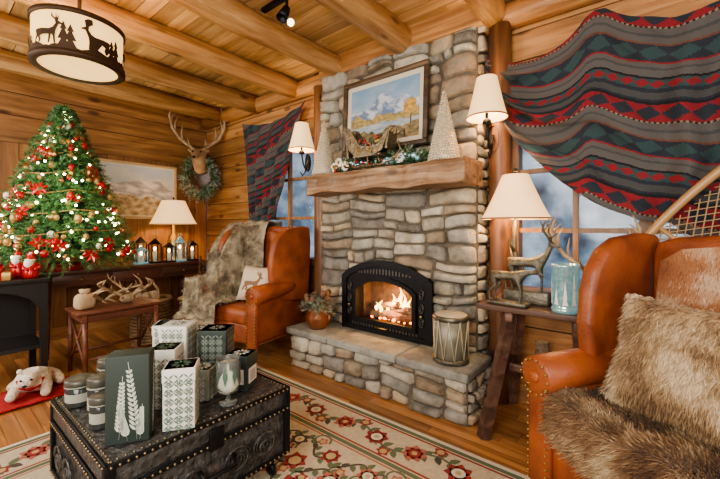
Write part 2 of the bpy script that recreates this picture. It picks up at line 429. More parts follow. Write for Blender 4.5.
stones(mb,(HX1,HY,0),(0,1,0),(0,0,1),(1,0,0),.6,.32,maxw=.3,maxh=.15,depth=.04)
stones(mb,(HX0,YF,0),(0,-1,0),(0,0,1),(-1,0,0),.6,.32,maxw=.3,maxh=.15,depth=.04)
mb.obj('stones',[m_stone],parent=ch)
mb=MB()
mb.box(CX0,CX1,CY,YF,IZ1,3.03); mb.box(CX0,IX0+.08,CY,YF,0,IZ1); mb.box(IX1-.08,CX1,CY,YF,0,IZ1); mb.box(HX0,HX1,HY,YF,0,.32); mb.box(IX0,IX1,3.03,YF,.3,IZ1)
mb.obj('mortar',[m_mortar],parent=ch)
mb=MB(); xs=[HX0-.03,-2.30,-1.55,HX1+.03]
for i in range(3):
    mb.rbox(((xs[i]+xs[i+1])/2,2.60,.352),(xs[i+1]-xs[i]-.008,.49,.065),.016,rnd=.15+i*.3)
mb.obj('hearth_slab',[m_slab],parent=ch)
mb=MB(); vs=[];fs=[];nx=28
prof=[(-.01,0),(0,.03),(.0,.15),(-.02,.18),(.33,.18),(.33,0)]
for i in range(nx+1):
    x=-2.70+1.66*i/nx
    for k,(q,z) in enumerate(prof):
        ny=.03*noise.noise(V((x*3,k*2.,1)))+.018*noise.noise(V((x*11,k*3.,5))); nz=.03*noise.noise(V((x*3.5,k*2.,9)))
        vs.append((x+(.012*noise.noise(V((k*3.,z*9,x)))if i in(0,nx) else 0),2.50+q+(ny if q<.2 else 0),1.72+z+(nz if k in(0,1,5) else nz*.2)))
n=len(prof)
for i in range(nx):
    for k in range(n): fs.append((i*n+k,i*n+(k+1)%n,(i+1)*n+(k+1)%n,(i+1)*n+k))
fs.append(tuple(range(n))); fs.append(tuple(nx*n+k for k in range(n-1,-1,-1)))
mb.add(vs,fs,0,.6); 
bmx=mb.obj('mantel_shelf',[m_mantel]); md=bmx.modifiers.new('b','BEVEL'); md.width=.012; md.segments=2
def arch(x0,x1,z0,zs,zt,n=14):
    p=[(x0,z0),(x1,z0),(x1,zs)]
    for i in range(1,n): 
        t=i/n; p.append((x1+(x0-x1)*t, zs+(zt-zs)*math.sin(pi*t)**.75))
    p.append((x0,zs)); return p
fi=empty('fireplace_insert')
mb=MB()
A=arch(-2.42,-1.45,.39,.90,1.06); B=arch(-2.26,-1.61,.50,.80,.90)
def ring(mb,A,B,y0,y1,mat):
    n=len(A); vs=[(p[0],y0,p[1]) for p in A]+[(p[0],y0,p[1]) for p in B]+[(p[0],y1,p[1]) for p in A]+[(p[0],y1,p[1]) for p in B]
    fs=[]
    for i in range(n):
        j=(i+1)%n
        fs.append((i,j,n+j,n+i)); fs.append((2*n+i,3*n+i,3*n+j,2*n+j)); fs.append((i,2*n+i,2*n+j,j)); fs.append((n+i,n+j,3*n+j,3*n+i))
    mb.add(vs,fs,mat,.5)
ring(mb,A,B,2.745,2.86,0)
ring(mb,arch(-2.44,-1.43,.385,.91,1.08),arch(-2.38,-1.49,.43,.88,1.02),2.73,2.75,0)
ring(mb,arch(-2.29,-1.58,.47,.81,.925),arch(-2.25,-1.62,.51,.79,.885),2.72,2.75,0)
for i in range(17):
    x=-2.22+.575*i/16; mb.box(x-.009,x+.009,2.735,2.75,.945,.945+.05*math.sin(pi*(i+2)/20),1)
for i in range(22):
    x=-2.30+.72*i/21; mb.box(x-.008,x+.008,2.735,2.75,.435,.46,1)
for s in (-1,1):
    for zc_ in (.56,.68,.80):
        mb.tube([(-1.935+s*.405+.028*math.cos(k*.6)*(1-k/24),2.735,zc_+.05*math.sin(k*.6)*(1-k/24)) for k in range(20)],.005,5,1)
mb.tube([(-2.0,2.70,.455),(-1.87,2.70,.455)],.008,6,2); mb.ball((-2.34,2.725,.62),.014,2); mb.ball((-1.53,2.725,.62),.014,2)
mb.box(-2.28,-1.59,3.0,3.02,.45,.92,3); mb.box(-2.30,-2.27,2.80,3.02,.45,.92,3); mb.box(-1.60,-1.57,2.80,3.02,.45,.92,3); mb.box(-2.3,-1.57,2.80,3.02,.44,.49,3); mb.box(-2.3,-1.57,2.80,3.02,.9,.93,3)
mb.obj('frame',[m_black,simple('vent_void',(.12,.11,.1),.4,.8),m_brass,simple('firebrick',(.16,.10,.065),.9,col2=(.07,.05,.035),bump=.5)],parent=fi)
mb=MB()
mb.tube([(-2.18,2.9,.53),(-1.70,2.93,.54)],.045,10,jit=.3); mb.tube([(-2.12,2.86,.53),(-1.8,2.95,.57)],.035,10,jit=.3); mb.tube([(-2.05,2.96,.58),(-1.68,2.88,.62)],.035,10,jit=.3); mb.tube([(-2.2,2.95,.6),(-1.85,2.87,.66)],.03,10,jit=.3)
for i in range(30): mb.ball((R(-2.2,-1.66),R(2.84,2.95),R(.495,.51)),R(.01,.02),1,seg=6)
mb.obj('fire_logs',[simple('charred_log',(.05,.03,.02),.9,col2=(.35,.22,.13),bump=.6),simple('embers',(1,.2,.02),.9,emit=(1,.18,.02),es=6)],parent=fi)
m_fl,nt,b=newmat('flame'); L=nt.links.new
tc=N(nt,'ShaderNodeTexCoord'); sx=N(nt,'ShaderNodeSeparateXYZ'); L(tc.outputs['Object'],sx.inputs[0])
mr=N(nt,'ShaderNodeMapRange'); L(sx.outputs[2],mr.inputs[0]); mr.inputs[1].default_value=.5; mr.inputs[2].default_value=.84
rp=ramp(nt,[(0,(1,.22,.03)),(.3,(1,.55,.15)),(.65,(1,.42,.07)),(1,(.9,.15,.02))]); L(mr.outputs[0],rp.inputs[0])
em=N(nt,'ShaderNodeEmission',i_Strength=6.0); L(rp.outputs[0],em.inputs[0]); L(em.outputs[0],nt.nodes['Material Output'].inputs[0])
mb=MB()
for x,h,r in ((-2.12,.08,.016),(-2.05,.12,.022),(-1.99,.10,.022),(-1.94,.18,.028),(-1.90,.14,.026),(-1.86,.26,.032),(-1.81,.20,.028),(-1.77,.15,.026),(-1.72,.17,.022),(-1.68,.09,.016)):
    y0=R(2.86,2.94); n=9; ph=R(0,6)
    mb.tube([(x+.02*math.sin(ph+i*.8)*i/n,y0+.008*math.sin(i),.56+h*i/n) for i in range(n+1)],[max(.0008,r*(math.sin(pi*min(1,(i/n)*.9+.12))**.8)*(1-.55*i/n)) for i in range(n+1)],8)
mb.obj('flames',[m_fl],parent=fi)
point('fire_light',(-1.9,2.84,.68),9,(1,.45,.15),.05).parent=fi
# ------------------------------------------------------------------ painted canvases
def fbm(x,y,s=0): 
    return noise.fractal(V((x,y,s)),1.0,2.0,5)
def mix(a,b,t): t=max(0,min(1,t)); return [a[i]*(1-t)+b[i]*t for i in range(3)]
def paint1(u,v):
    n=fbm(u*5,v*5)
    c=mix((.46,.54,.58),(.20,.34,.50),v+.35*n)
    ridge=.58+.24*math.exp(-((u-.50)/.20)**2)+.10*math.exp(-((u-.85)/.12)**2)+.05*fbm(u*7,0,3)
    if v<ridge: c=mix((.14,.21,.34),(.55,.60,.66),.45+1.4*fbm(u*9+v*3,v*9,2)+(v-.5)*1.1)
    if v<.46+.10*fbm(u*5,1,4): c=mix((.20,.18,.08),(.50,.36,.13),.5+fbm(u*16,v*16,6))
    if v<.32+.05*fbm(u*5,1,8): c=mix((.18,.27,.36),(.46,.50,.50),.5+fbm(u*4,v*24,7))
    if v<.16+.12*fbm(u*4+3,1,5)+.2*abs(u-.5): c=mix((.07,.07,.04),(.34,.24,.10),.5+fbm(u*14,v*14,9))
    if abs(u-.87-.02*math.sin(v*5))<.008 and .2<v<.6: c=(.10,.07,.04)
    if (u-.88)**2*2.2+(v-.50)**2<.016+.012*fbm(u*14,v*14,11) : c=mix((.38,.20,.05),(.60,.40,.12),.5+fbm(u*20,v*20,12))
    return c
def paint2(u,v):
    n=fbm(u*3,v*4,2)
    c=mix((.80,.72,.58),(.45,.52,.58),v*1.1-.1+.5*n)
    if v<.55+.18*math.sin(u*3.2-.3)+.05*fbm(u*7,0,1): c=mix((.35,.33,.34),(.78,.74,.70),.5+fbm(u*6+v*4,v*10,3))
    if v<.32+.08*fbm(u*5,0,2)+.15*(1-u): c=mix((.30,.20,.10),(.68,.54,.34),.5+fbm(u*12,v*14,4))
    return c
def picture(name,M,w,h,fw,fn,fmat,mat_w=.05):
    e=empty(name); 
    mb=MB()
    for (x0,x1,z0,z1) in ((-w/2,w/2,h/2-fw,h/2),(-w/2,w/2,-h/2,-h/2+fw),(-w/2,-w/2+fw,-h/2+fw,h/2-fw),(w/2-fw,w/2,-h/2+fw,h/2-fw)):
        mb.rbox(((x0+x1)/2,-.02,(z0+z1)/2),(x1-x0,.045,z1-z0),.01,M=M)
    i=fw; 
    mb.box(-w/2+i,w/2-i,-.012,0,-h/2+i,h/2-i,1,M=M)
    mb.obj('frame',[fmat,simple(name+'_mat_board',(.66,.60,.47),.9)],parent=e)
    k=fw+mat_w; W=w-2*k; H=h-2*k
    grid_obj('canvas',lambda u,v:M@V(((u-.5)*W,-.0135,(v-.5)*H)),170,120,colmat(name+'_paint',.5),fn,parent=e,smooth=False)
m_pframe=wood('picture_frame_wood',(.08,.05,.03),(.18,.12,.07),0,knots=False)
picture('mountain_painting',T(-1.925,2.735,2.45)@RX(-.05),.95,.72,.045,paint1,m_pframe,.045)
picture('landscape_painting',T(XL+.02,2.0,1.90)@RZ(pi/2),1.08,.80,.035,paint2,simple('pale_frame',(.50,.36,.2),.5),.02)
# ------------------------------------------------------------------ mantel decor
def cone_tree(name,loc,h,r):
    mb=MB(); M=T(*loc)
    prof=[(r*.9,0),(r,.012)]+[(r*(1-t)+.006,.012+h*t) for t in [i/16 for i in range(17)]]+[(.001,h+.02)]
    mb.lathe(prof,22,M,0)
    for i in range(26):
        t=i/26; rr=r*(1-t)+.006; n=max(4,int(2*pi*rr/.02))
        for k in range(n):
            a=2*pi*(k+.5*(i%2))/n; mb.ball((rr*math.cos(a),rr*math.sin(a),.015+h*t),.0085,1,seg=4,M=M)
    mb.obj(name,[m_gold,simple('mosaic_bead',(.80,.74,.58),.25,.5)])
cone_tree('cone_tree_decoration',(-1.27,2.63,1.90),.56,.12)
cone_tree('cone_tree_decoration',(-2.54,2.58,1.90),.54,.115)
mb=MB()
for i in range(520):
    x=R(-2.40,-1.42); hgt=.10*math.exp(-((x+1.92)/.35)**2)
    sprig(mb,(x,2.64+R(-.07,.05),1.925+R(0,.05+hgt)),(R(-1,1),R(-.7,.3),R(-.05,.7)),R(.08,.14),0 if random.random()<.5 else 1,16,.038,.0035,.2)
for i in range(60):
    x=R(-2.4,-1.42); mb.ball((x,R(2.52,2.56),R(1.93,1.99)),R(.012,.024),random.choice([2,3,3,4,6]),seg=10)
for cx,cz in ((-2.30,2.00),(-2.22,1.96),(-2.36,1.96),(-1.62,1.97)):
    for k in range(7):
        a=k*2*pi/7; mb.ball((cx+.028*math.cos(a),2.53,cz+.028*math.sin(a)),.02,5,seg=8,sc=(1,.4,1))
    mb.ball((cx,2.52,cz),.013,2,seg=8)
mb.obj('mantel_garland',[m_pine,m_frost,m_brass,simple('blue_bauble',(.35,.5,.6),.15,.8),m_red,m_cream,m_silver])
mb=MB(); SP=[(-.24,.30),(-.20,.14),(-.12,.07),(.08,.07),(.16,.11),(.22,.24),(.27,.27),(.29,.24),(.27,.225),(.285,.21),(.30,.24),(.29,.285),(.24,.29),(.18,.24),(.11,.16),(.02,.15),(-.08,.17),(-.15,.27),(-.20,.34),(-.26,.36),(-.29,.33),(-.27,.31)]
M0=T(-1.88,2.49,1.925)
for s in (-1,1): mb.prism(SP,.012,M0@T(0,s*.065,0)@XZ,0)
mb.box(-.16,.14,-.065,.065,.07,.085,0,M=M0); mb.box(-.235,-.215,-.065,.065,.10,.34,0,M=M0@RY(-.12)@T(.02,0,0)); mb.box(.175,.195,-.065,.065,.12,.26,0,M=M0@RY(.2)@T(-.02,0,.03))
for s in (-1,1):
    mb.tube([(-.26,s*.055,.0),(-.1,s*.055,-.01),(.15,s*.055,-.01),(.27,s*.055,.02),(.33,s*.055,.09),(.31,s*.055,.15),(.26,s*.055,.14)],.009,6,0,M=M0)
    for x in (-.16,0,.13): mb.tube([(x,s*.055,-.01),(x*.8,s*.06,.08)],.008,6,0,M=M0)
    for cx in (-.09,.03): mb.tube([(cx+.032*math.cos(k*.55)*(1-k/24),s*.074,.115+.03*math.sin(k*.55)*(1-k/24)) for k in range(20)],.004,5,1,M=M0)
for i in range(90): sprig(mb,M0@V((R(-.15,.14),R(-.04,.04),.14)),(R(-1,1),R(-.7,.7),R(.4,1)),R(.08,.15),2 if i%2 else 3,14,.04,.0035,.2)
for i in range(10): mb.ball(M0@V((R(-.12,.12),R(-.06,0),R(.17,.23))),R(.015,.025),random.choice([1,4]),seg=10)
mb.obj('reindeer_sleigh_ornament',[m_pewter,m_brass,m_frost,m_pine,m_red])
# ------------------------------------------------------------------ sconces
def pleated(mb,M,rb,rt,h,mat,seg=40,mi=2):
    mb.lathe([(rb*1.0,0),(rb*.99,.012)],seg,M,mi); 
    pr=[(rb+(rt-rb)*(t**.85),h*t) for t in [i/8 for i in range(9)]]
    mb.lathe(pr,seg,M,mat); mb.lathe([(r-.006,z) for r,z in pr],seg,M,mat)
    mb.lathe([(rt,h-.012),(rt*1.01,h)],seg,M,mi)
def sconce(name,x,y,zb,h,rb,rt,wy):
    mb=MB(); M=T(x,y,zb); pleated(mb,M,rb,rt,h,1)
    mb.tube([(x,y,zb-.02),(x,y,zb+h*.6)],.012,8,0); mb.lathe([(.001,-.05),(.035,-.04),(.03,-.015),(.012,0)],12,T(x,y,zb),0)
    z=zb-.05
    mb.tube([(x,y,z),(x,y+.02,z-.09),(x,(y+wy)/2,z-.15),(x,wy-.03,z-.12),(x,wy,z-.05)],[.009]*5,8,0)
    mb.tube([(x,wy-.03,z-.12),(x,wy-.05,z-.2),(x,wy-.09,z-.24),(x,wy-.12,z-.2)],[.008,.008,.007,.006],8,0)
    mb.lathe([(.001,-.012),(.04,-.01),(.045,0),(.045,.01)],14,T(x,wy+.0,z-.08)@RX(pi/2)@Matrix.Diagonal((1,2.4,1,1)),0)
    mb.obj(name,[m_black,m_shade,m_shadeb])
    point('bulb',(x,y,zb+h*.5),9)
sconce('wall_sconce',-.97,2.74,2.22,.31,.15,.075,2.885)
sconce('wall_sconce',-3.12,2.80,2.27,.31,.155,.075,2.90)
# ------------------------------------------------------------------ chandelier
cd=empty('deer_drum_chandelier',(-2.99,.70,0)); mb=MB(); r=.245; z0,z1=2.45,2.74
mb.lathe([(r,z0+.02),(r,z1-.02)],48,None,1); mb.lathe([(.002,z0+.008),(r-.01,z0+.008)],48,None,1)
for z in (z0,z1-.03): mb.lathe([(r+.004,z),(r+.014,z),(r+.014,z+.03),(r+.004,z+.03),(r+.004,z)],48,None,0)
mb.lathe([(r-.03,z0),(r+.01,z0-.003),(r+.01,z0+.003),(r-.03,z0+.005)],48,None,0)
mb.tube([(0,0,z1-.1),(0,0,3.19)],.012,8,0); mb.lathe([(.001,3.15),(.07,3.16),(.07,3.2)],20,None,0)
for k in range(3):
    a=k*2*pi/3; mb.tube([(0,0,z1+.1),((r)*math.cos(a),(r)*math.sin(a),z1-.01)],.006,6,0)
deer2=[(-.50,.52),(-.46,.60),(-.2,.62),(.1,.60),(.25,.66),(.36,.82),(.34,.98),(.2,1.1),(.22,1.3),(.27,1.12),(.36,1.05),(.38,1.3),(.42,1.06),(.50,1.2),(.47,1.0),(.46,.94),(.62,.84),(.60,.79),(.48,.80),(.42,.66),(.36,.5),(.34,.3),(.36,0),(.29,0),(.26,.3),(.2,.38),(.12,.0),(.06,0),(.10,.36),(-.15,.36),(-.28,.3),(-.24,.15),(-.30,0),(-.36,0),(-.33,.16),(-.38,.28),(-.46,.15),(-.50,0),(-.56,0),(-.52,.2),(-.46,.36)]
def wrap(poly,ang,zb,sc,rr,flip=1):
    bm=bmesh.new(); vs=[bm.verts.new((p[0]*sc*flip,p[1]*sc,0)) for p in poly]; bm.faces.new(vs); bmesh.ops.triangulate(bm,faces=bm.faces[:])
    for v in bm.verts:
        a=ang+v.co.x/rr; z=zb+v.co.y; v.co=V((rr*math.cos(a),rr*math.sin(a),z))
    mb.bm(bm,0)
for k in range(6):
    wrap(deer2,k*2*pi/6+.15,z0+.055,.145,r+.012,1 if k%2 else -1)
    for q in (.50,.64): 
        a=k*2*pi/6+q; h=R(.10,.17); wrap([(-.04,0),(-.012,h*.35),(-.03,h*.35),(-.008,h*.7),(-.018,h*.7),(0,h),(.018,h*.7),(.008,h*.7),(.03,h*.35),(.012,h*.35),(.04,0)],a,z0+.03,1,r+.006)
n=96
vs=[];fs=[]
for i in range(n):
    a=2*pi*i/n; vs+= [((r+.007)*math.cos(a),(r+.007)*math.sin(a),z0+.03),((r+.007)*math.cos(a),(r+.007)*math.sin(a),z0+.05+.012*math.sin(a*9)+R(0,.012))]
for i in range(n): q=(i+1)%n; fs.append((2*i,2*q,2*q+1,2*i+1))
mb.add(vs,fs,0)
mb.obj('drum',[simple('rust_metal',(.06,.032,.015),.6,.5),simple('mica_shade',(.65,.44,.20),.7,col2=(.5,.33,.13),scale=8,emit=(1,.62,.22),es=.9)],parent=cd)
point('chandelier_bulb',(-2.99,.70,2.66),14)
mb=MB(); mb.tube([(-2.2,1.82,3.19),(-2.2,1.82,3.08)],.012,8,0); mb.lathe([(.001,.0),(.03,.0),(.045,.11),(.04,.11),(.02,.02)],16,T(-2.2,1.82,3.09)@RX(pi*.85),0); mb.box(-2.5,-2.1,1.80,1.84,3.17,3.2,0)
mb.ball((-2.2,1.86,3.0),.028,1); mb.obj('track_spotlight',[m_black,m_glow])
# ------------------------------------------------------------------ curtains
def tri(x,p): return abs((x/p)%1-.5)*2
nav=(.022,.029,.040);tea=(.032,.062,.066);red=(.21,.019,.026);gry=(.095,.090,.086);tan=(.24,.175,.115);blk=(.013,.014,.017);brn=(.13,.055,.038);gr2=(.060,.062,.064)
def aztec(s,t):
    t=t%.66
    if t<.02: return blk
    if t<.14:
        k=round(tri(s,.15)*5)/5*.055
        return nav if k>abs(t-.08) else red
    if t<.152: return tan if (s/.03)%1<.5 else blk
    if t<.27:
        if .20<t<.222: return gr2
        return gry
    if t<.285: return brn
    if t<.40: 
        k=round(tri(s+.03,.16)*5)/5*.055
        return tea if k>abs(t-.343) else nav
    if t<.412: return red
    if t<.50: return gr2 if (.44<t<.455) else gry
    if t<.515: return blk
    if t<.575: 
        k=round(tri(s,.09)*3)/3*.028
        return red if k>abs(t-.545) else tea
    return nav if t<.60 or t>.645 else gr2
def lerpt(tab,x):
    for (a,b),(c,d) in zip(tab,tab[1:]):
        if x<=c: 
            t=(x-a)/(c-a); return b+(d-b)*t
    return tab[-1][1]
def sm(tab,x):
    return (lerpt(tab,max(0,x-.03))+lerpt(tab,x)+lerpt(tab,min(1,x+.03)))/3
TOP=[(0,2.78),(.08,2.68),(.2,2.64),(.32,2.72),(.40,2.92),(.5,2.76),(.65,2.66),(.8,2.74),(1,2.85)]
BOT=[(0,2.68),(.05,2.36),(.10,2.12),(.2,1.88),(.3,1.68),(.42,1.52),(.52,1.45),(.60,1.44),(.68,1.32),(.8,1.22),(1,1.2)]
def cur(u,v):
    x=-1.045+1.875*u; zt=sm(TOP,u); zb=sm(BOT,u)
    z=zt+(zb-zt)*v
    w=1/(1+math.exp(-(u-.55)*14))
    env=min(1,u*8)*(.4+.6*min(1,v*3))
    ph=v*15+2.8*math.sin(u*5)+1+1.5*noise.noise(V((u*4,v*3,2)))
    f1=math.copysign(abs(math.sin(ph))**.7,math.sin(ph))*.048*env
    f2=math.sin(u*44+1.8*math.sin(v*3)+noise.noise(V((u*6,v*3,7)))*2)*.045*env
    z+= .02*math.sin(ph+1.2)*(1-w)*env
    return V((x+.02*math.sin(v*12)*w,2.915+f1*(1-w)+f2*w+.014*noise.noise(V((u*9,v*9,0))),z+.012*math.sin(u*44)*w*v))
def curc(u,v):
    H=sm(TOP,u)-sm(BOT,u)
    t=v*(.25+.75*min(1,H/1.3))*1.45+.1+.03*math.sin(u*9)
    return aztec(u*2.1+v*.4,t)
m_cloth=colmat('aztec_blanket_cloth',.95,.3)
grid_obj('window_curtain',cur,360,300,m_cloth,curc)
def curl(u,v):
    xl=-4.55+.16*v; xr=-3.20-.58*v**.8
    x=xl+(xr-xl)*u; zt=2.86+.05*u-.12*math.sin(pi*u); z=zt+(1.38-zt)*v+ .12*u*v
    return V((x,2.955+.045*math.sin(u*30+1.8*math.sin(v*3))*(.3+.7*v),z))
grid_obj('window_curtain.001',curl,240,220,m_cloth,lambda u,v:aztec(u*1.3*(1-.4*v),v*1.35+.45*u+.2))
# ------------------------------------------------------------------ deer mount
dm=empty('deer_head_mount',(-5.50,2.86,2.36),.85)
m_hide=simple('deer_hide',(.28,.17,.09),.85,col2=(.42,.29,.18),scale=8,bump=.3)
skin('head',[((0,-.02,-.12),.13),((0,-.14,-.02),.10),((0,-.22,.10),.085),((0,-.30,.13),.065),((0,-.42,.06),.042),((0,-.46,.04),.03),((.16,-.22,.19),.012),((-.16,-.22,.19),.012),((.09,-.22,.17),.03),((-.09,-.22,.17),.03)],[(0,1),(1,2),(2,3),(3,4),(4,5),(2,8),(8,6),(2,9),(9,7)],m_hide,parent=dm)
def antler(mb,base,s,sc,M=None,mat=0,spread=1.0):
    b=V(base); P=lambda x,y,z:b+V((s*x*sc*spread,y*sc,z*sc))
    mb.tube([P(0,0,0),P(.12,.05,.1),P(.28,.06,.22),P(.38,.02,.38),P(.40,-.06,.55),P(.34,-.12,.70)],[.032*sc,.030*sc,.028*sc,.024*sc,.018*sc,.004*sc],8,mat,M=M)
    for q,d,l in (((.05,.02,.05),(.1,-.4,.35),.22),((.22,.06,.17),(-.02,-.15,1),.27),((.35,.04,.32),(-.25,-.1,1),.26),((.395,-.02,.46),(-.5,-.05,.8),.18)):
        d=V(d).normalized()
        mb.tube([P(*q),P(*(V(q)+d*l*.5+V((.02,0,0)))),P(*(V(q)+d*l))],[.021*sc,.016*sc,.003*sc],6,mat,M=M)
mb=MB()
for s in (-1,1): antler(mb,(s*.04,-.24,.17),s,.92,spread=.95)
for s in (-1,1): mb.ball((s*.055,-.33,.15),.014,1,seg=8)
mb.ball((0,-.485,.04),.022,1,seg=8)
mb.prism([(-.12,-.25),(0,-.34),(.12,-.25),(.15,0),(.12,.2),(0,.24),(-.12,.2),(-.15,0)],.03,T(0,0.0,-.04)@XZ,.008,2)
mb.obj('antlers',[m_antler,m_black,m_dwood],parent=dm)
mb=MB()
for i in range(380):
    a=R(0,2*pi); mb_r=.2+R(-.04,.04); p=(.85*mb_r*math.cos(a),-.13+R(-.05,.05),-.20+mb_r*1.15*math.sin(a)); sprig(mb,p,(math.cos(a)+R(-1,1),R(-1.2,.3),math.sin(a)+R(-1,1)),.13,0 if i%3==0 else 1,14,.055,.006)
mb.obj('wreath',[m_pine,m_frost],parent=dm)
# ------------------------------------------------------------------ desk (left) & things
def table(name,x0,x1,y0,y1,zt,mat,lw=.03,apron=.12,th=.035,draw=0):
    mb=MB(); mb.rbox(((x0+x1)/2,(y0+y1)/2,zt-th/2),(x1-x0,y1-y0,th),.008)
    i=.05
    for x in (x0+i,x1-i):
        for y in (y0+i,y1-i): mb.tube([(x,y,zt-th),(x,y,zt-th-apron-.02),(x,y,.1),(x,y,0)],[lw*1.25,lw*1.25,lw*.7,lw*.6],10)
    for x in (x0+i,x1-i): mb.box(x-.012,x+.012,y0+i,y1-i,zt-th-apron,zt-th)
    for y in (y0+i,y1-i): mb.box(x0+i,x1-i,y-.012,y+.012,zt-th-apron,zt-th)
    for k in range(draw):
        ya=y0+i+.04+(y1-y0-2*i-.04)*k/draw; yb=y0+i+(y1-y0-2*i-.04)*(k+1)/draw
        mb.rbox((x1-i+.016,(ya+yb)/2,zt-th-apron/2),(.012,yb-ya,apron*.75),.003); mb.ball((x1-i+.035,(ya+yb)/2,zt-th-apron/2),.014,1,seg=8)
    return mb.obj(name,[mat,m_brass])
table('console_desk',-5.66,-4.86,.82,2.62,.92,m_dwood,.034,.14,.04,3)
def table_lamp(name,x,y,z,hz,rb,rt,hs,basef,e=9):
    mb=MB(); M=T(x,y,hz); pleated(mb,M,rb,rt,hs,1,44)
    basef(mb,x,y,z,hz); mb.tube([(x,y,hz-.04),(x,y,hz+hs+.02)],.007,6,0); mb.ball((x,y,hz+hs+.035),.016,0,seg=8)
    mb.tube([(x-rt,y,hz+hs-.01),(x+rt,y,hz+hs-.01)],.003,4,0)
    mb.obj(name,[m_black,m_shade,m_shadeb,m_brass,m_bronze])
    point('bulb',(x,y,hz+hs*.45),e)
table_lamp('table_lamp',-5.28,2.32,.92,1.42,.31,.15,.34,lambda mb,x,y,z,hz:(mb.lathe([(.001,0),(.1,0),(.1,.02),(.04,.04),(.03,.08),(.075,.17),(.08,.24),(.045,.33),(.02,.38),(.02,.5)],20,T(x,y,z),3)),10)
for i,(x,y,h) in enumerate(((-5.0,1.80,.22),(-5.02,1.97,.32),(-4.98,2.13,.26),(-5.0,2.28,.34),(-4.98,2.44,.28),(-5.3,1.90,.34))):
    mb=MB(); w=.055
    mb.rbox((x,y,.931),(2*w+.02,2*w+.02,.02),.004,0)
    for a in (-1,1):
        for b in (-1,1): mb.tube([(x+a*w,y+b*w,.93),(x+a*w,y+b*w,.93+h*.72)],.007,4,0)
    mb.lathe([(w*1.5,0),(w*1.1,.02),(w*.4,h*.2),(.001,h*.25)],4,T(x,y,.93+h*.72)@RZ(pi/4),0,smooth=False)
    mb.tube([(x,y-.02,.93+h*.95),(x,y-.02,.93+h*1.08),(x,y+.02,.93+h*1.08),(x,y+.02,.93+h*.95)],.003,4,0)
    mb.lathe([(.001,0),(.026,0),(.026,h*.4),(.001,h*.4)],10,T(x,y,.94),1); mb.ball((x,y,.945+h*.5),.018,2,seg=8,sc=(1,1,1.6))
    mb.obj('candle_lantern',[m_black if i%3 else m_silver,m_wax,m_glow])
# ------------------------------------------------------------------ christmas tree
ct=empty('christmas_tree',(-4.94,1.02,0)); mb=MB()
zb,zt,RR=1.08,2.66,.61
def trr(z): return RR*(1-(z-zb)/(zt-zb))**.85+.02
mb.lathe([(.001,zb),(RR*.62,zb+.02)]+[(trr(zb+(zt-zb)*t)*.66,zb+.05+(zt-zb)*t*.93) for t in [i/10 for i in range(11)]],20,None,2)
for i in range(2100):
    t=random.random()**1.5; z=zb+(zt-zb)*t; a=R(0,2*pi); rr=trr(z)
    d=V((math.cos(a),math.sin(a),R(-.15,.35))); l=rr*.5*R(.8,1.1)+.05
    sprig(mb,V((0,0,z))+d*rr*.52,d,l,0,20,.072,.0055,.25)
mb.tube([(0,0,.93),(0,0,zb+.1)],.03,8,3); mb.lathe([(.001,.925),(.16,.925),(.14,1.0),(.001,1.0)],16,None,4)
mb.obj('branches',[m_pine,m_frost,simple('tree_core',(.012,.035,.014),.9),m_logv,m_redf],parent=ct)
mb=MB()
for i in range(270):
    t=random.random()**1.5; z=zb+(zt-zb)*t; a=R(0,2*pi); rr=trr(z)*R(.88,1.06); mb.ball((rr*math.cos(a),rr*math.sin(a),z),.012,0,seg=6)
for i in range(260):
    t=random.random()**1.4; z=zb+.02+(zt-zb)*t*.92; a=R(0,2*pi); rr=trr(z)*R(.95,1.06); mb.ball((rr*math.cos(a),rr*math.sin(a),z),R(.02,.038),random.choice([1,1,1,2,3,3,4,5]),seg=10,sc=(1,1,R(1,1.4)))
for i in range(14):
    t=R(.02,.75); z=zb+(zt-zb)*t; a=R(-2.2,.9); rr=trr(z)*1.05; C=V((rr*math.cos(a),rr*math.sin(a),z)); o=V((math.cos(a),math.sin(a),.3)).normalized(); uu=o.cross(V((0,0,1))).normalized(); ww=uu.cross(o)
    for k in range(7):
        q=2*pi*k/7; d=uu*math.cos(q)+ww*math.sin(q); e_=uu*-math.sin(q)+ww*math.cos(q); mb.add([C,C+d*.04+e_*.018+o*.01,C+d*.08,C+d*.04-e_*.018+o*.01],[(0,1,2,3)],1)
    mb.ball(C+o*.01,.012,2,seg=6)
pts=[]
for i in range(260):
    t=i/260; z=zb+.08+(zt-zb-.15)*t; a=t*2*pi*7; rr=trr(z)*1.0; pts.append((rr*math.cos(a),rr*math.sin(a),z-.03*abs(math.sin(a*2.5))))
mb.tube(pts,.006,5,3)
mb.ball((0,0,zt+.03),.03,2); 
mb.obj('ornaments',[m_bulb,m_red,m_brass,simple('gold_ribbon',(.5,.3,.12),.4,.4),m_cream,m_copper],parent=ct)
point('tree_glow',(-4.2,.9,1.75),5,(.85,1,.6),.25)
mb=MB(); x0,x1,y0,y1,zt_=-4.82,-4.25,.06,.78,.93
mb.rbox(((x0+x1)/2,(y0+y1)/2,zt_-.02),(x1-x0,y1-y0,.04),.008)
for x in (x0+.04,x1-.04):
    for y in (y0+.04,y1-.04): mb.box(x-.025,x+.025,y-.025,y+.025,0,zt_-.04)
mb.box(x0+.03,x1-.03,y0+.03,y1-.03,.30,.33)
mb.box(x0+.02,x0+.035,y0+.03,y1-.03,.30,zt_-.04)
def archp(w,h): return [(-w,h),(-w,0)]+[( -w+.05+ (2*w-.1)*t, (h-.06)*math.sin(pi*t)**.6) for t in [i/12 for i in range(13)]]+[(w,0),(w,h)]
mb.prism(archp((y1-y0)/2-.03,.22),.02,T(x1-.03,(y0+y1)/2,zt_-.26)@YZ,0)
mb.obj('dark_side_stand',[m_blackw])
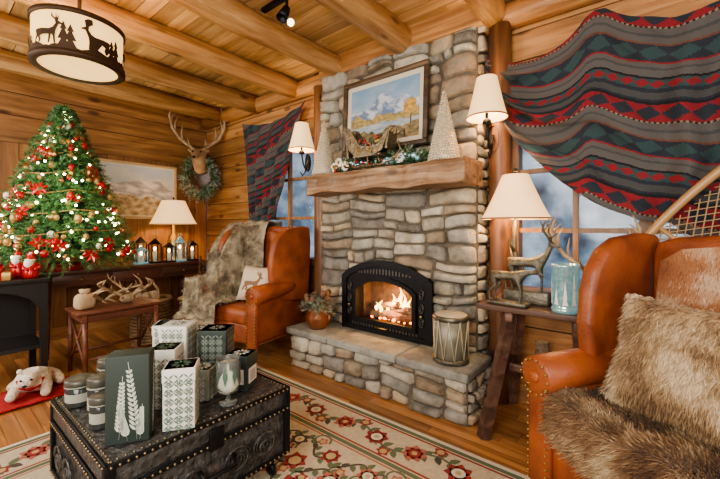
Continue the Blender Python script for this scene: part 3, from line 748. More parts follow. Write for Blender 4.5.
def gift(mb,x,y,z,a,b,h,m0,m1,rot=0):
    M=T(x,y,z)@RZ(rot); mb.rbox((0,0,h/2),(a,b,h),.006,m0,M=M); mb.box(-.012,.012,-b/2-.002,b/2+.002,-.0,h+.003,m1,M=M); mb.box(-a/2-.002,a/2+.002,-.012,.012,0,h+.003,m1,M=M)
    for s in (-1,1): mb.tube([(0,0,h),(s*.03,.0,h+.03),(s*.05,0,h+.015),(0,0,h+.005)],.008,6,m1,M=M)
gg=MB(); gift(gg,-4.40,.28,.932,.16,.16,.10,0,1,.3); gg.obj('wrapped_gift',[m_red,m_brass])
gg=MB(); gift(gg,-4.36,.47,.932,.15,.14,.07,0,1,-.2); gg.obj('wrapped_gift',[simple('gold_wrap',(.6,.42,.15),.3,.6),m_red])
gg=MB(); gift(gg,-4.62,.30,.932,.14,.14,.16,0,1,.1); gg.obj('wrapped_gift',[simple('green_wrap',(.03,.14,.06),.4),m_brass])
for (x,y,h) in ((-4.34,.66,.22),(-4.50,.60,.26),(-4.60,.46,.20)):
    mb=MB(); M=T(x,y,.932)
    mb.lathe([(.001,0),(.055,0),(.06,.03),(.045,h*.5),(.03,h*.62),(.001,h*.64)],14,M,0); mb.ball((0,0,h*.7),.034,1,M=M); mb.lathe([(.036,h*.74),(.03,h*.82),(.012,h*.95),(.001,h)],12,M,0); mb.ball((0,0,h*1.01),.012,2,M=M,seg=8)
    mb.lathe([(.036,h*.72),(.042,h*.745),(.036,h*.77)],14,M,2); mb.ball((.018,-.018,h*.6),.034,2,M=M,sc=(1,1,1.3)); 
    for s in (-1,1): mb.tube([(0,s*.04,h*.55),(.03,s*.05,h*.4),(.055,s*.02,h*.36)],[.017,.016,.012],8,0,M=M)
    mb.obj('santa_figurine',[m_red,simple('santa_face',(.7,.45,.32),.6),m_white])
def blk_(u,v): return V((-4.18+.44*u,.34+.56*v,.012+.018*abs(noise.noise(V((u*5,v*5,1))))+.004))
grid_obj('red_blanket',blk_,26,26,m_redf,thick=.012)
pb=empty('bear_plush',(-3.95,.62,.042),-.35); pb.scale=(.88,.88,.88)
BJ=[((-.20,0,.11),.10),((-.06,0,.12),.105),((.06,0,.13),.09),((.14,0,.17),.075),((.20,0,.18),.07),((.27,0,.15),.035),((.07,.11,.06),.05),((.22,.12,.03),.04),((.07,-.11,.06),.05),((.22,-.12,.03),.04),((-.2,.13,.05),.055),((-.06,.19,.03),.04),((-.2,-.13,.05),.055),((-.06,-.19,.03),.04)]
skin('body',BJ,[(0,1),(1,2),(2,3),(3,4),(4,5),(2,6),(6,7),(2,8),(8,9),(0,10),(10,11),(0,12),(12,13)],m_plush,parent=pb)
mb=MB()
for s in (-1,1): mb.ball((.17,s*.06,.25),.024,0,sc=(.6,1,1)); mb.ball((.262,s*.035,.195),.010,1,seg=8)
mb.ball((.315,0,.16),.018,1,seg=8,sc=(.8,1,.7)); mb.tube([(.315,0,.15),(.312,0,.125)],.003,4,1)
mb.tube([(.12,.085,.16),(.13,.06,.09),(.14,0,.07),(.13,-.06,.09),(.12,-.085,.16)],.018,8,2)
mb.obj('face',[m_plush,m_black,m_redf],parent=pb)
# ------------------------------------------------------------------ stool with antlers
mb=MB(); x0,x1,y0,y1,zt_=-4.38,-3.95,.90,1.62,.62
for k in range(5): mb.rbox((x0+.045+(x1-x0-.09)*k/4,(y0+y1)/2,zt_-.015),(.075,y1-y0,.028),.006)
for y in (y0+.06,y1-.06): mb.box(x0,x1,y-.02,y+.02,zt_-.09,zt_-.03)
for y in (y0+.06,y1-.06):
    for s in (-1,1):
        xc=(x0+x1)/2; mb.tube([(xc+s*.18,y+s*.012,zt_-.05),(xc+s*.20,y+s*.012,0)],[.024,.019],8)
        mb.tube([(xc-s*.18,y-s*.012,zt_-.08),(xc+s*.19,y+s*.012,.12)],.013,6)
for x in (x0+.03,x1-.03): mb.tube([(x,y0+.06,.18),(x,y1-.06,.18)],.014,8); mb.box(x-.012,x+.012,y0+.06,y1-.06,zt_-.10,zt_-.04)
mb.obj('luggage_stool',[wood('stool_wood',(.15,.052,.028),(.25,.095,.05),1,knots=False)])
mb=MB()
for s in (-1,1): antler(mb,(-4.12,1.38,.66),s,.55,T(-4.12,1.36,.66)@RZ(1.2)@RX(.75)@T(4.12,-1.38,-.66))
for s in (-1,1): antler(mb,(-4.15,1.12,.66),s,.48,T(-4.15,1.16,.66)@RZ(1.9)@RX(.9)@T(4.15,-1.12,-.66))
for s in (-1,1): antler(mb,(-4.15,1.12,.66),s,.40,T(-4.2,1.42,.68)@RZ(.6)@RX(.4)@T(4.15,-1.12,-.66))
mb.ball((-4.12,1.36,.67),.05,0,sc=(1,1.5,.9))
mb.obj('shed_antlers',[m_antler])
mb=MB(); mb.rbox((-4.1,1.0,.70),(.12,.17,.15),.05,0,rot=(0,.1,.3),puff=0,seg=4); mb.lathe([(.001,.0),(.03,0),(.05,.05),(.02,.055)],10,T(-4.1,1.0,.76),0)
mb.tube([(-4.13,1.0,.77),(-4.07,1.0,.775)],.03,8,1); mb.obj('burlap_sack',[simple('burlap',(.50,.38,.24),.95,bump=.6),m_dwood])
mb=MB(); M=T(-4.62,1.78,0)
for j in range(14):
    z=.02+.036*j; rr=.19+.02*math.sin(j*.3)
    n=36; mb.tube([(rr*math.cos(2*pi*i/n)*(1+.03*(1 if (i+j)%2 else -1)),rr*math.sin(2*pi*i/n)*(1+.03*(1 if (i+j)%2 else -1)),z) for i in range(n+1)],.019,5,0,M=M,caps=False)
mb.lathe([(.001,.01),(.19,.012)],24,M,0); mb.tube([(.2*math.cos(a),.2*math.sin(a),.53) for a in [2*pi*i/24 for i in range(25)]],.024,8,0,M=M)
mb.tube([(-.2,0,.5),(-.18,0,.66),(0,0,.74),(.18,0,.66),(.2,0,.5)],.014,8,0,M=M)
for i in range(6): mb.tube([(R(-.1,.1),R(-.1,.1),.2),(R(-.13,.13),R(-.13,.13),.62)],.035,8,1,M=M)
mb.obj('wicker_basket',[simple('wicker',(.36,.25,.14),.7,col2=(.2,.13,.07),scale=30),simple('birch',(.5,.4,.3),.8,bump=.4)])
mb=MB(); M=T(-4.46,2.32,0)@RZ(.5)
for s in (-1,1):
    mb.tube([(s*.19,.18,0),(s*.19,.19,.5),(s*.19,.24,1.0)],.018,8,M=M); mb.tube([(s*.19,-.18,0),(s*.19,-.18,.5)],.018,8,M=M)
    mb.tube([(s*.19,-.18,.2),(s*.19,.18,.2)],.011,6,M=M)
for z in (.62,.76,.9): mb.rbox((0,.21+(z-.6)*.08,z),(.38,.018,.07),.006,M=M)
mb.rbox((0,0,.50),(.42,.42,.035),.012,1,M=M)
for y in (-.18,.18): mb.tube([(-.19,y,.24),(.19,y,.24)],.011,6,M=M)
mb.obj('ladderback_chair',[m_dwood,simple('rush_seat',(.42,.3,.15),.9,bump=.5)])
# ------------------------------------------------------------------ wingback chairs
def wingback(name,loc,rotz):
    e=empty(name,loc,rotz); mb=MB()
    mb.rbox((0,-.01,.33),(.76,.68,.20),.03); mb.rbox((0,-.345,.34),(.62,.03,.17),.012)
    mb.rbox((0,-.06,.49),(.62,.62,.17),.06,seg=5)
    M=T(0,.30,.40)@RX(-.10)
    P=[(-.35,0),(.35,0),(.38,.6),(.395,.88),(.375,.945),(.30,.965),(.15,.98),(0,.988),(-.15,.98),(-.30,.965),(-.375,.945),(-.395,.88),(-.38,.6)]
    mb.prism(P,.13,M@XZ,.04)
    P2=[(-.30,.1),(.30,.1),(.31,.6),(.30,.84),(.22,.90),(0,.93),(-.22,.90),(-.30,.84),(-.31,.6)]
    mb.prism(P2,.06,M@T(0,-.075,0)@XZ,.025)
    W=[(.40,.55),(.0,.60),(-.08,.68),(-.12,.80),(-.135,.95),(-.12,1.10),(-.08,1.22),(-.01,1.31),(.10,1.365),(.30,1.385),(.42,1.375),(.44,1.2)]
    for s in (-1,1):
        Mw=T(s*.40,0,0)@RZ(-s*.12)@YZ
        mb.prism(W,.085,Mw,.032)
        mb.rbox((s*.385,-.01,.48),(.10,.70,.46),.03)
        mb.tube([(s*.405,-.385,.715),(s*.405,-.375,.715),(s*.405,-.2,.725),(s*.395,.1,.74),(s*.385,.28,.76)],[.07,.092,.09,.085,.07],18)
        mb.ball((s*.405,-.385,.715),.028,0,sc=(1,.5,1))
        mb.rbox((s*.395,-.36,.45),(.125,.045,.50),.02)
        for k in range(15): mb.ball((s*.395+.052,-.385,.22+.032*k),.0065,1,seg=6); mb.ball((s*.395-.052,-.385,.22+.032*k),.0065,1,seg=6)
        for k in range(14): a=2*pi*k/14; mb.ball((s*.405+.08*math.cos(a),-.392,.715+.08*math.sin(a)),.0065,1,seg=6)
        mb.tube([(s*.34,-.30,.25),(s*.355,-.335,.18),(s*.35,-.325,.09),(s*.36,-.35,.02),(s*.36,-.36,0)],[.045,.04,.024,.024,.03],10,2)
        mb.tube([(s*.33,.30,.25),(s*.335,.33,.1),(s*.34,.38,0)],[.032,.027,.02],8,2)
    for s in (-1,1):
        mb.tube([(s*.44,-.34,.25),(s*.44,.33,.25)],.007,5,0)
    mb.obj('frame',[m_leather,m_brass,m_dwood],parent=e)
    return e
m_furG=fur_mat('gray_fur',[(.11,.085,.055),(.26,.21,.14),(.42,.36,.25),(.58,.52,.39)],9)
m_furB=fur_mat('brown_fur',[(.06,.028,.013),(.20,.10,.045),(.40,.25,.125),(.64,.50,.32)],6)
m_furC=fur_mat('cowhide',[(.10,.033,.014),(.24,.09,.034),(.32,.14,.058),(.62,.48,.33)],3)
CL=(-3.40,2.32,.014); CR=.16
c1=wingback('wingback_armchair',CL,CR)
def chH(x,y):
    ax=abs(x)
    if ax>.50 or y<-.47 or y>.50: return .20
    h=.575
    if y>.18: h=1.18+ .22*min(1,max(0,(y-.18)/.12))
    if ax>.31:
        h=max(h,.81)
        if y>-.16: h=max(h,.95+.43*min(1,(y+.16)/.28)**.6)
    return h
def chHs(x,y):
    s=0;n=0
    for dx in (-.045,0,.045):
        for dy in (-.045,0,.045): s+=chH(x+dx,y+dy);n+=1
    return max(s/n, chH(x,y)) if chH(x,y)>.3 else s/n
th=MB(); NU,NV=44,64
vs=[]
for j in range(NV+1):
    for i in range(NU+1):
        u=i/NU;v=j/NV
        edge=.02*math.sin(v*14)+.015*math.sin(v*31)
        x=-.58+(.56+edge+.06*(v-.5))*u; y=-.56+1.12*v
        z=chHs(x,y)+.025+.018*math.sin(x*38+y*9)*math.sin(y*17+2)
        if z<.5:
            z=.36+.10*math.sin(v*11+u*3)+.05*math.sin(v*23)
            z=max(z,.26)
        vs.append(V((x+.012*math.sin(y*25),y+.012*math.sin(x*30),z)))
fs=[(j*(NU+1)+i,j*(NU+1)+i+1,(j+1)*(NU+1)+i+1,(j+1)*(NU+1)+i) for j in range(NV) for i in range(NU)]
th.add(vs,fs,0,.5,True); dst=MB(); dst.add(vs,fs,0,.5,True)
fur(th,dst,26000,.036,.0022,0,V((0,-.25,-.8)),.7,.7,.5)
dst.obj('fur_throw',[m_furG],loc=CL,rotz=CR)
def pillow(M,w,h,t,furn=0,fl=.03,flow=V((0,0,-1))):
    src=MB(); src.rbox((0,0,0),(w,h,t),mat=0,puff=1,M=M)
    d=MB(); d.v=list(src.v); d.f=list(src.f); d.m=list(src.m); d.r=[.5]*len(src.r); d.s=list(src.s)
    if furn: fur(src,d,furn,fl,.0022,0,flow,.6,.9,.45)
    return d
MC=T(*CL)@RZ(CR)
PM=MC@T(.13,-.04,.77)@RZ(.12)@RX(1.2)
d=pillow(PM,.44,.38,.17)
bm=MB(); bm.prism([(p[0]*.2,p[1]*.16-.09) for p in deer2],.003,PM@T(0,0,.088),0); d.add(bm.v,bm.f,1)
d.obj('deer_throw_pillow',[simple('pillow_linen',(.60,.50,.37),.95,bump=.4),simple('pillow_print',(.22,.13,.08),.9)])
CL2=(.14,1.87,.014)
c2=wingback('wingback_armchair.001',CL2,-.607); c2.scale=(1,1,.975)
M2=T(*CL2)@RZ(-.607)@Matrix.Diagonal((1,1,.975,1))
hs=MB(); hd=MB(); Mb=T(0,.30,.40)@RX(-.10)
hs.prism([(-.30,.12),(.30,.12),(.32,.6),(.31,.84),(.22,.905),(0,.935),(-.22,.905),(-.31,.84),(-.32,.6)],.02,Mb@T(0,-.115,0)@XZ,.006)
hd.v=list(hs.v);hd.f=list(hs.f);hd.m=list(hs.m);hd.r=[.5]*len(hs.r);hd.s=list(hs.s)
fur(hs,hd,14000,.016,.0016,0,V((0,0,-1)),.25,1,.3)
hd.obj('cowhide_panel',[m_furC],parent=c2)
def seat(u,v):
    x=-.40+.80*u; y=.22-.66*v; z=.60+.02*math.sin(x*14)+.015*math.sin(y*16)
    if v>.88: z-=(v-.88)*1.2; y=.22-.66*.88-(v-.88)*.25
    if u<.08: z+=.04*(1-u/.08)
    return M2@V((x*.85,y,z+.01))
ss=MB(); n=24
vs=[seat(i/n,j/n) for j in range(n+1) for i in range(n+1)]
fs=[(j*(n+1)+i,(j+1)*(n+1)+i,(j+1)*(n+1)+i+1,j*(n+1)+i+1) for j in range(n) for i in range(n)]
ss.add(vs,fs,0,.5,True); sd_=MB(); sd_.add(vs,fs,0,.5,True)
fur(ss,sd_,24000,.04,.002,0,V((-.5,-.6,-.2)),.6,.8,.5)
sd_.obj('fur_seat_throw',[m_furB])
d=pillow(M2@T(-.03,.02,.87)@RZ(.10)@RX(1.2),.56,.48,.22,26000,.035)
d.obj('fur_pillow',[fur_mat('fox_fur',[(.13,.07,.035),(.32,.20,.10),(.52,.38,.22),(.70,.58,.41)],5)])
# ------------------------------------------------------------------ hearth items
mb=MB(); M=T(-1.17,2.54,.387); r0=.12
mb.lathe([(.001,0),(r0,.0),(r0,.34),(.001,.34)],28,M,0)
for z in (.0,.31): mb.lathe([(r0,z),(r0+.014,z+.005),(r0+.014,z+.035),(r0,z+.04)],28,M,1)
mb.lathe([(.001,.352),(r0-.005,.352),(r0+.008,.345)],28,M,2)
n=10
for i in range(n):
    a=2*pi*i/n;b=2*pi*(i+.5)/n;c=2*pi*(i+1)/n; rr=r0+.006
    mb.tube([((rr+.006)*math.cos(a),(rr+.006)*math.sin(a),.32),(rr*math.cos(b),rr*math.sin(b),.03)],.004,5,3,M=M); mb.tube([(rr*math.cos(b),rr*math.sin(b),.03),((rr+.006)*math.cos(c),(rr+.006)*math.sin(c),.32)],.004,5,3,M=M)
mb.obj('decorative_drum',[simple('drum_body',(.20,.19,.15),.5,.4,col2=(.32,.30,.23)),m_bronze,simple('drum_skin',(.42,.40,.33),.6),simple('rope',(.45,.40,.28),.9)])
mb=MB(); M=T(-2.58,2.53,.387)
mb.lathe([(.001,0),(.08,0),(.115,.05),(.125,.12),(.10,.18),(.11,.2),(.10,.2),(.09,.17)],24,M,0)
for s in (-1,1): mb.tube([(s*.115,0,.13),(s*.16,0,.15),(s*.15,0,.08),(s*.118,0,.07)],.006,6,0,M=M)
for i in range(260):
    a=R(0,2*pi);e=R(.0,1.4); d=(math.cos(a)*math.cos(e),math.sin(a)*math.cos(e),math.sin(e)); sprig(mb,M@V((0,0,.2)),d,R(.12,.22) if d[1]<.3 else .13,1 if i%3 else 2,18,.055,.005,.25)
for i in range(9):
    a=R(0,2*pi); mb.ball(M@V((.11*math.cos(a),.11*math.sin(a),R(.27,.36))),.028,3,seg=8,sc=(1,1,1.3))
mb.obj('copper_pot_plant',[m_copper,simple('dusty_needles',(.12,.16,.11),.7,col2=(.27,.30,.22),rvar=.5,scale=20),simple('brown_sprigs',(.16,.09,.05),.8),simple('pinecone',(.18,.10,.06),.8,bump=.8)])
# ------------------------------------------------------------------ side table
mb=MB(); x0,x1,yc,zt_=-.93,-.16,2.67,.87
for k in range(3): mb.rbox(((x0+x1)/2,yc-.155+.155*k,zt_-.02),(x1-x0+R(-.01,.01),.15,.04),.008)
for xt,xb in ((-.74,-.86),(-.34,-.26)):
    for s in (-1,1):
        mb.tube([(xt,yc+s*.10,zt_-.04),(xb,yc+s*.31,0)],[.045,.045],4,smooth=False)
    xm=(xt+xb)/2
    mb.rbox((xm,yc,.40),(.04,.42,.06),.008); mb.rbox((xt,yc,zt_-.08),(.05,.34,.07),.008)
mb.rbox((-.55,yc,.40),(.50,.035,.055),.008)
mb.obj('rustic_side_table',[m_rust])
def lampbase(mb,x,y,z,hz):
    mb.lathe([(.001,0),(.09,0),(.09,.02),(.03,.03)],18,T(x,y,z),4)
    mb.tube([(x,y,z),(x+.01,y,z+.2),(x-.01,y,z+.4),(x,y,hz)],[.03,.022,.02,.012],10,4,jit=.5)
    for k,(h,a) in enumerate(((.16,.3),(.26,2.4),(.34,4.2))): mb.tube([(x,y,z+h),(x+.05*math.cos(a),y+.05*math.sin(a),z+h+.05),(x+.07*math.cos(a),y+.07*math.sin(a),z+h+.12)],[.014,.01,.004],6,4)
table_lamp('table_lamp.001',-.78,2.80,.87,1.45,.245,.09,.33,lampbase,11)
DJ=[((-.35,0,.75),.125),((0,0,.72),.12),((.28,0,.75),.14),((.42,0,.90),.085),((.50,0,1.08),.06),((.55,0,1.19),.06),((.66,0,1.15),.035),((.74,0,1.12),.025),
 ((.28,.09,.60),.06),((.31,.09,.33),.028),((.30,.09,.02),.024),((.28,-.09,.60),.06),((.36,-.09,.34),.028),((.32,-.09,.02),.024),
 ((-.36,.10,.62),.085),((-.26,.10,.46),.05),((-.43,.10,.27),.026),((-.38,.10,.02),.024),((-.36,-.10,.62),.085),((-.30,-.10,.46),.05),((-.49,-.10,.28),.026),((-.47,-.10,.02),.024),((-.5,0,.80),.028),((.50,.11,1.25),.016),((.50,-.11,1.25),.016)]
DE=[(0,1),(1,2),(2,3),(3,4),(4,5),(5,6),(6,7),(2,8),(8,9),(9,10),(2,11),(11,12),(12,13),(0,14),(14,15),(15,16),(16,17),(0,18),(18,19),(19,20),(20,21),(0,22),(5,23),(5,24)]
def deer(name,loc,rotz,sc,ant,graze=False,lift=0):
    e=empty(name,loc,rotz); J=[list(a) for a in DJ]
    if graze:
        J[3][0]=(.46,0,.84);J[4][0]=(.62,0,.86);J[5][0]=(.74,0,.88);J[6][0]=(.84,0,.82);J[7][0]=(.90,0,.78);J[23][0]=(.70,.11,.95);J[24][0]=(.70,-.11,.95)
    skin('body',J,DE,m_bronze,parent=e,scale=sc,loc=(0,0,lift))
    mb=MB()
    if ant:
        for s in (-1,1):
            P=lambda x,y,z:V((x,s*y,z+lift/sc))*sc
            mb.tube([P(.54,.03,1.22),P(.48,.10,1.38),P(.40,.20,1.52),P(.45,.26,1.68),P(.55,.24,1.80)],[.03*sc,.028*sc,.025*sc,.02*sc,.006*sc],6)
            for q,t in (((.50,.07,1.32),(.66,.10,1.46)),((.42,.17,1.48),(.52,.16,1.68)),((.42,.23,1.6),(.34,.22,1.78))): mb.tube([P(*q),P(*t)],[.022*sc,.006*sc],6)
    mb.rbox((0,0,lift/2-.0),(1.05*sc,.40*sc,.03+lift),.012)
    mb.obj('base',[m_bronze],parent=e)
deer('stag_figurine',(-.66,2.65,.886),-.05,.28,True,False,.06)
deer('doe_figurine',(-.74,2.50,.886),-.10,.25,False,True)
mb=MB(); M=T(-.41,2.52,.871)
mb.lathe([(.001,0),(.07,0),(.075,.012),(.075,.025),(.065,.03),(.072,.05),(.072,.27),(.078,.28),(.078,.295),(.068,.295),(.066,.05),(.001,.05)],28,M,0)
for i in range(9):
    a=i*2*pi/9; h=.10+.05*(i%3)
    for q in range(3):
        zz=.05+h*.25*q; w=.20*(1-.25*q)
        mb.add([(.0735*math.cos(a+da),.0735*math.sin(a+da),z) for da,z in ((-w,zz),(w,zz),(0,zz+h*.5))],[(0,1,2)],1,M=M)
mb.lathe([(.001,.05),(.03,.05),(.03,.16),(.001,.16)],12,M,2)
mb.obj('silver_candle_lantern',[m_silver,m_white,m_glow])
mb=MB(); 
mb.lathe([(.001,0),(.08,0),(.08,.02),(.03,.03),(.018,.05),(.015,.20),(.04,.22),(.001,.24)],16,T(-.29,2.80,.871),1)
for s in (-1,1): antler(mb,(-.29+s*.02,2.79,1.08),s,.55)
mb.obj('antler_sculpture',[m_antler,m_black])
mb=MB()
for (x,y,h,rr) in ((-.62,2.80,.56,.05),(-.52,2.82,.50,.05),(-.58,2.72,.34,.05),(-.47,2.75,.32,.05)):
    mb.tube([(x,y+.05,0),(x,y+.05,h*.5),(x+.01,y+.05,h)],rr,10,0,jit=.4); mb.lathe([(.001,0),(rr*.85,0)],10,T(x+.01,y+.05,h+.002),1)
mb.obj('firewood_bundle',[simple('bark',(.17,.10,.06),.95,col2=(.30,.2,.13),scale=25,bump=1),simple('cut_wood',(.55,.38,.2),.8)])
# snowshoe hung diagonally in front of the curtain
mb=MB(); M=T(-.17,2.77,.97)@RY(.76)
out=[]
for i in range(61):
    t=i/60; tt=(t if t<.5 else 1-t)*2
    out.append(((1 if t<.5 else -1)*.17*max(0,math.sin(pi*tt))**.55,0,1.5*tt))
mb.tube(out,.024,8,0,M=M)
for z in (.45,1.05): mb.tube([(-.16,0,z),(.16,0,z)],.014,6,0,M=M)
for k in range(-12,30):
    z=.06*k
    for s in (-1,1):
        pts=[]
        for q in range(9):
            x=-.16+.32*q/8; zz=z+.4+s*x*1.4
            if .12<zz<1.4 and abs(x)<.155*math.sin(pi*zz/1.5)**.6: pts.append((x,0,zz))
        if len(pts)>1: mb.tube(pts,.0035,4,1,M=M)
mb.obj('snowshoe',[simple('bent_ash',(.42,.25,.11),.4,coat=.3),simple('rawhide',(.36,.25,.14),.7)])
# ------------------------------------------------------------------ rug
rug=empty('floral_rug'); rx0,rx1,ry0,ry1=-3.16,1.2,-1.0,2.14
mb=MB(); mb.box(rx0,rx1,ry0,ry1,.0005,.011); mb.obj('pile',[simple('rug_wool',(.58,.51,.38),.98,col2=(.48,.41,.29),scale=40,bump=.4,bscale=200)],parent=rug)
Z=.0118
mb=MB()
RC=dict(red=0,green=1,dark=2,gold=3,rose=4,cream=5)
def flat(pts,c,dz=0): mb.quad([(p[0],p[1],Z+dz) for p in pts],c)
def frame(i,w,c,dz=0):
    a,b,c_,d=rx0+i,rx1-i,ry0+i,ry1-i
    flat([(a,c_),(b,c_),(b,c_+w),(a,c_+w)],c,dz);flat([(a,d-w),(b,d-w),(b,d),(a,d)],c,dz);flat([(a,c_+w),(a+w,c_+w),(a+w,d-w),(a,d-w)],c,dz);flat([(b-w,c_+w),(b,c_+w),(b,d-w),(b-w,d-w)],c,dz)
frame(.0,.03,RC['cream']); frame(.03,.03,RC['green']); frame(.07,.014,RC['red']); frame(.36,.014,RC['red']); frame(.385,.03,RC['green']); frame(.425,.012,RC['rose'])
def leaf(x,y,a,l,w,c,dz=.0004):
    ca,sa=math.cos(a),math.sin(a); P=[(0,0),(l*.3,w),(l*.65,w*.8),(l,0),(l*.65,-w*.8),(l*.3,-w)]
    flat([(x+p*ca-q*sa,y+p*sa+q*ca) for p,q in P],c,dz)
def flower(x,y,r,c1,c2,n=6,a0=0):
    for k in range(n): leaf(x,y,a0+2*pi*k/n,r,r*.38,c1,.0007)
    flat([(x+r*.48*math.cos(2*pi*k/10),y+r*.48*math.sin(2*pi*k/10)) for k in range(10)],c2,.0010)
    flat([(x+r*.22*math.cos(2*pi*k/8),y+r*.22*math.sin(2*pi*k/8)) for k in range(8)],RC['gold'],.0013)
def vine(pts,w,c,dz=.0002):
    for (a,b) in zip(pts,pts[1:]):
        d=V((b[0]-a[0],b[1]-a[1],0)); 
        if d.length<1e-6: continue
        n=V((-d.y,d.x,0)).normalized()*w
        flat([(a[0]-n.x,a[1]-n.y),(b[0]-n.x,b[1]-n.y),(b[0]+n.x,b[1]+n.y),(a[0]+n.x,a[1]+n.y)],c,dz)
def border(p0,p1):
    p0=V(p0);p1=V(p1); d=(p1-p0); L_=d.length; d.normalize(); n=V((-d.y,d.x)); k=int(L_/.04)
    pts=[p0+d*(L_*i/k)+n*.06*math.sin(i*.42) for i in range(k+1)]
    vine(pts,.009,RC['green'])
    for i,p in enumerate(pts):
        a=math.atan2(d.y,d.x)
        if i%2==0: leaf(p.x,p.y,a+.9,.08,.022,RC['green']); leaf(p.x,p.y,a-.9,.08,.022,RC['green'] if i%4 else RC['dark'])
        if i%7==3: flower(p.x-n.x*.05*math.sin(i*.42),p.y-n.y*.05*math.sin(i*.42),.085,RC['red'] if (i//7)%2 else RC['rose'],RC['cream'] if (i//7)%2 else RC['red'],7,i)
        if i%7==6: flower(p.x+n.x*.07*math.sin(i*.42+1),p.y+n.y*.07*math.sin(i*.42+1),.05,RC['red'],RC['gold'],5,i)
c=.222
border((rx0+c,ry0+c),(rx1-c,ry0+c));border((rx0+c,ry1-c),(rx1-c,ry1-c));border((rx0+c,ry0+c),(rx0+c,ry1-c));border((rx1-c,ry0+c),(rx1-c,ry1-c))
fx0,fx1,fy0,fy1=rx0+.46,rx1-.46,ry0+.46,ry1-.46
s=.28; j=0; yy=fy1-.10
while yy>fy0+.05:
    xx=fx0+.08+(s/2 if j%2 else 0); i=0
    while xx<fx1-.1:
        c1_=[RC['red'],RC['rose'],RC['red'],RC['dark']][(i+j)%4]
        sg=1 if (i+j)%2 else -1
        pts=[(xx+s*t,yy+sg*.06*math.sin(t*2*pi)) for t in [k/14 for k in range(15)]]
        vine(pts,.008,RC['dark'])
        sp=[(xx+.12+ (.07-.0042*k)*math.cos(k*.55), yy+sg*.08+(.07-.0042*k)*math.sin(k*.55)*sg) for k in range(13)]; vine(sp,.007,RC['green'])
        for t in (.12,.25,.4,.55,.7,.85): 
            leaf(xx+s*t,yy+sg*.06*math.sin(t*2*pi),1.0*sg*(1 if int(t*10)%2 else -1)+.2,.062,.019,RC['green'] if t!=.4 else RC['dark'])
        flower(xx,yy,.068+.014*((i*3+j)%3),c1_,RC['cream'] if (i+j)%2 else RC['gold'],6+(i%3),i*.4)
        flower(xx+.14,yy+sg*.075,.040,RC['red'] if j%2 else RC['rose'],RC['gold'],5,j)
        xx+=s; i+=1
    yy-=s*.58; j+=1
mb.obj('pattern',[simple('rug_red',(.28,.04,.035),.98),simple('rug_green',(.12,.15,.085),.98),simple('rug_dark',(.08,.065,.05),.98),simple('rug_gold',(.46,.34,.17),.98),simple('rug_rose',(.40,.13,.09),.98),simple('rug_cream',(.62,.56,.44),.98)],parent=rug)
# ------------------------------------------------------------------ trunk coffee table
tk=empty('trunk_coffee_table'); x0,x1,y0,y1,z0,z1=-2.42,-1.58,.45,1.32,.13,.50
m_trunk=simple('tooled_black_leather',(.022,.022,.022),.42,col2=(.085,.082,.078),scale=26,bump=.9,bscale=34,coat=.2)
mb=MB(); mb.rbox(((x0+x1)/2,(y0+y1)/2,(z0+z1-.10)/2),(x1-x0-.02,y1-y0-.02,z1-.10-z0),.012)
mb.rbox(((x0+x1)/2,(y0+y1)/2,z1-.05),(x1-x0,y1-y0,.10),.015)
def strap(a,b,c,d,e,f): mb.rbox(((a+b)/2,(c+d)/2,(e+f)/2),(b-a,d-c,f-e),.004,1)
for z in (z0,z1-.125,z1-.02): 
    strap(x0-.006,x1+.006,y0-.006,y0+.006,z,z+.024); strap(x0-.006,x1+.006,y1-.006,y1+.006,z,z+.024)
    strap(x1-.006,x1+.006,y0-.006,y1+.006,z,z+.024); strap(x0-.006,x0+.006,y0-.006,y1+.006,z,z+.024)
for x in (x0,x1):
    for y in (y0,y1): strap(x-.03 if x==x1 else x-.007,x+.007 if x==x1 else x+.03,y-.03 if y==y1 else y-.007,y+.007 if y==y1 else y+.03,z0,z1)
n=30
for i in range(n):
    t=(i+.5)/n
    for z in (z0+.012,z1-.113,z1-.008):
        mb.ball((x1+.008,y0+(y1-y0)*t,z),.006,2,seg=6); mb.ball((x0+(x1-x0)*t,y0-.008,z),.006,2,seg=6)
    mb.ball((x1-.02,y0+(y1-y0)*t,z1+.002),.005,2,seg=6); mb.ball((x0+(x1-x0)*t,y0+.02,z1+.002),.005,2,seg=6); mb.ball((x0+.02,y0+(y1-y0)*t,z1+.002),.005,2,seg=6); mb.ball((x0+(x1-x0)*t,y1-.02,z1+.002),.005,2,seg=6)
for (ox,oy,ax) in ((x1+.006,None,'x'),(None,y0-.006,'y')):
    for c_ in (.16,.32,.55,.71):
        for s in (-1,1):
            pts=[]
            for k in range(22):
                a=k*.5; r=.075-.0032*k
                u=c_+s*r*math.cos(a)*1.0; w=.25+r*math.sin(a)
                pts.append((ox,y0+u,w) if ax=='x' else (x0+u,oy,w))
            mb.tube(pts,.005,5,0)
mb.tube([(x1+.01,.80,.30),(x1+.05,.81,.27),(x1+.05,.96,.27),(x1+.01,.97,.30)],.011,8,1)
strap(x1,x1+.014,.85,.92,.36,.46)
for x in (x0+.07,x1-.07):
    for y in (y0+.07,y1-.07):
        mb.tube([(x,y,.14),(x+.0,y,.10),(x,y,.07)],[.045,.03,.018],10,1); mb.lathe([(.001,-.014),(.02,-.014),(.034,-.01),(.036,0),(.034,.01),(.02,.014),(.001,.014)],16,T(x,y,.049)@RX(pi/2),1)
mb.obj('trunk',[m_trunk,m_black,simple('dull_nails',(.28,.22,.13),.4,.8)],parent=tk)
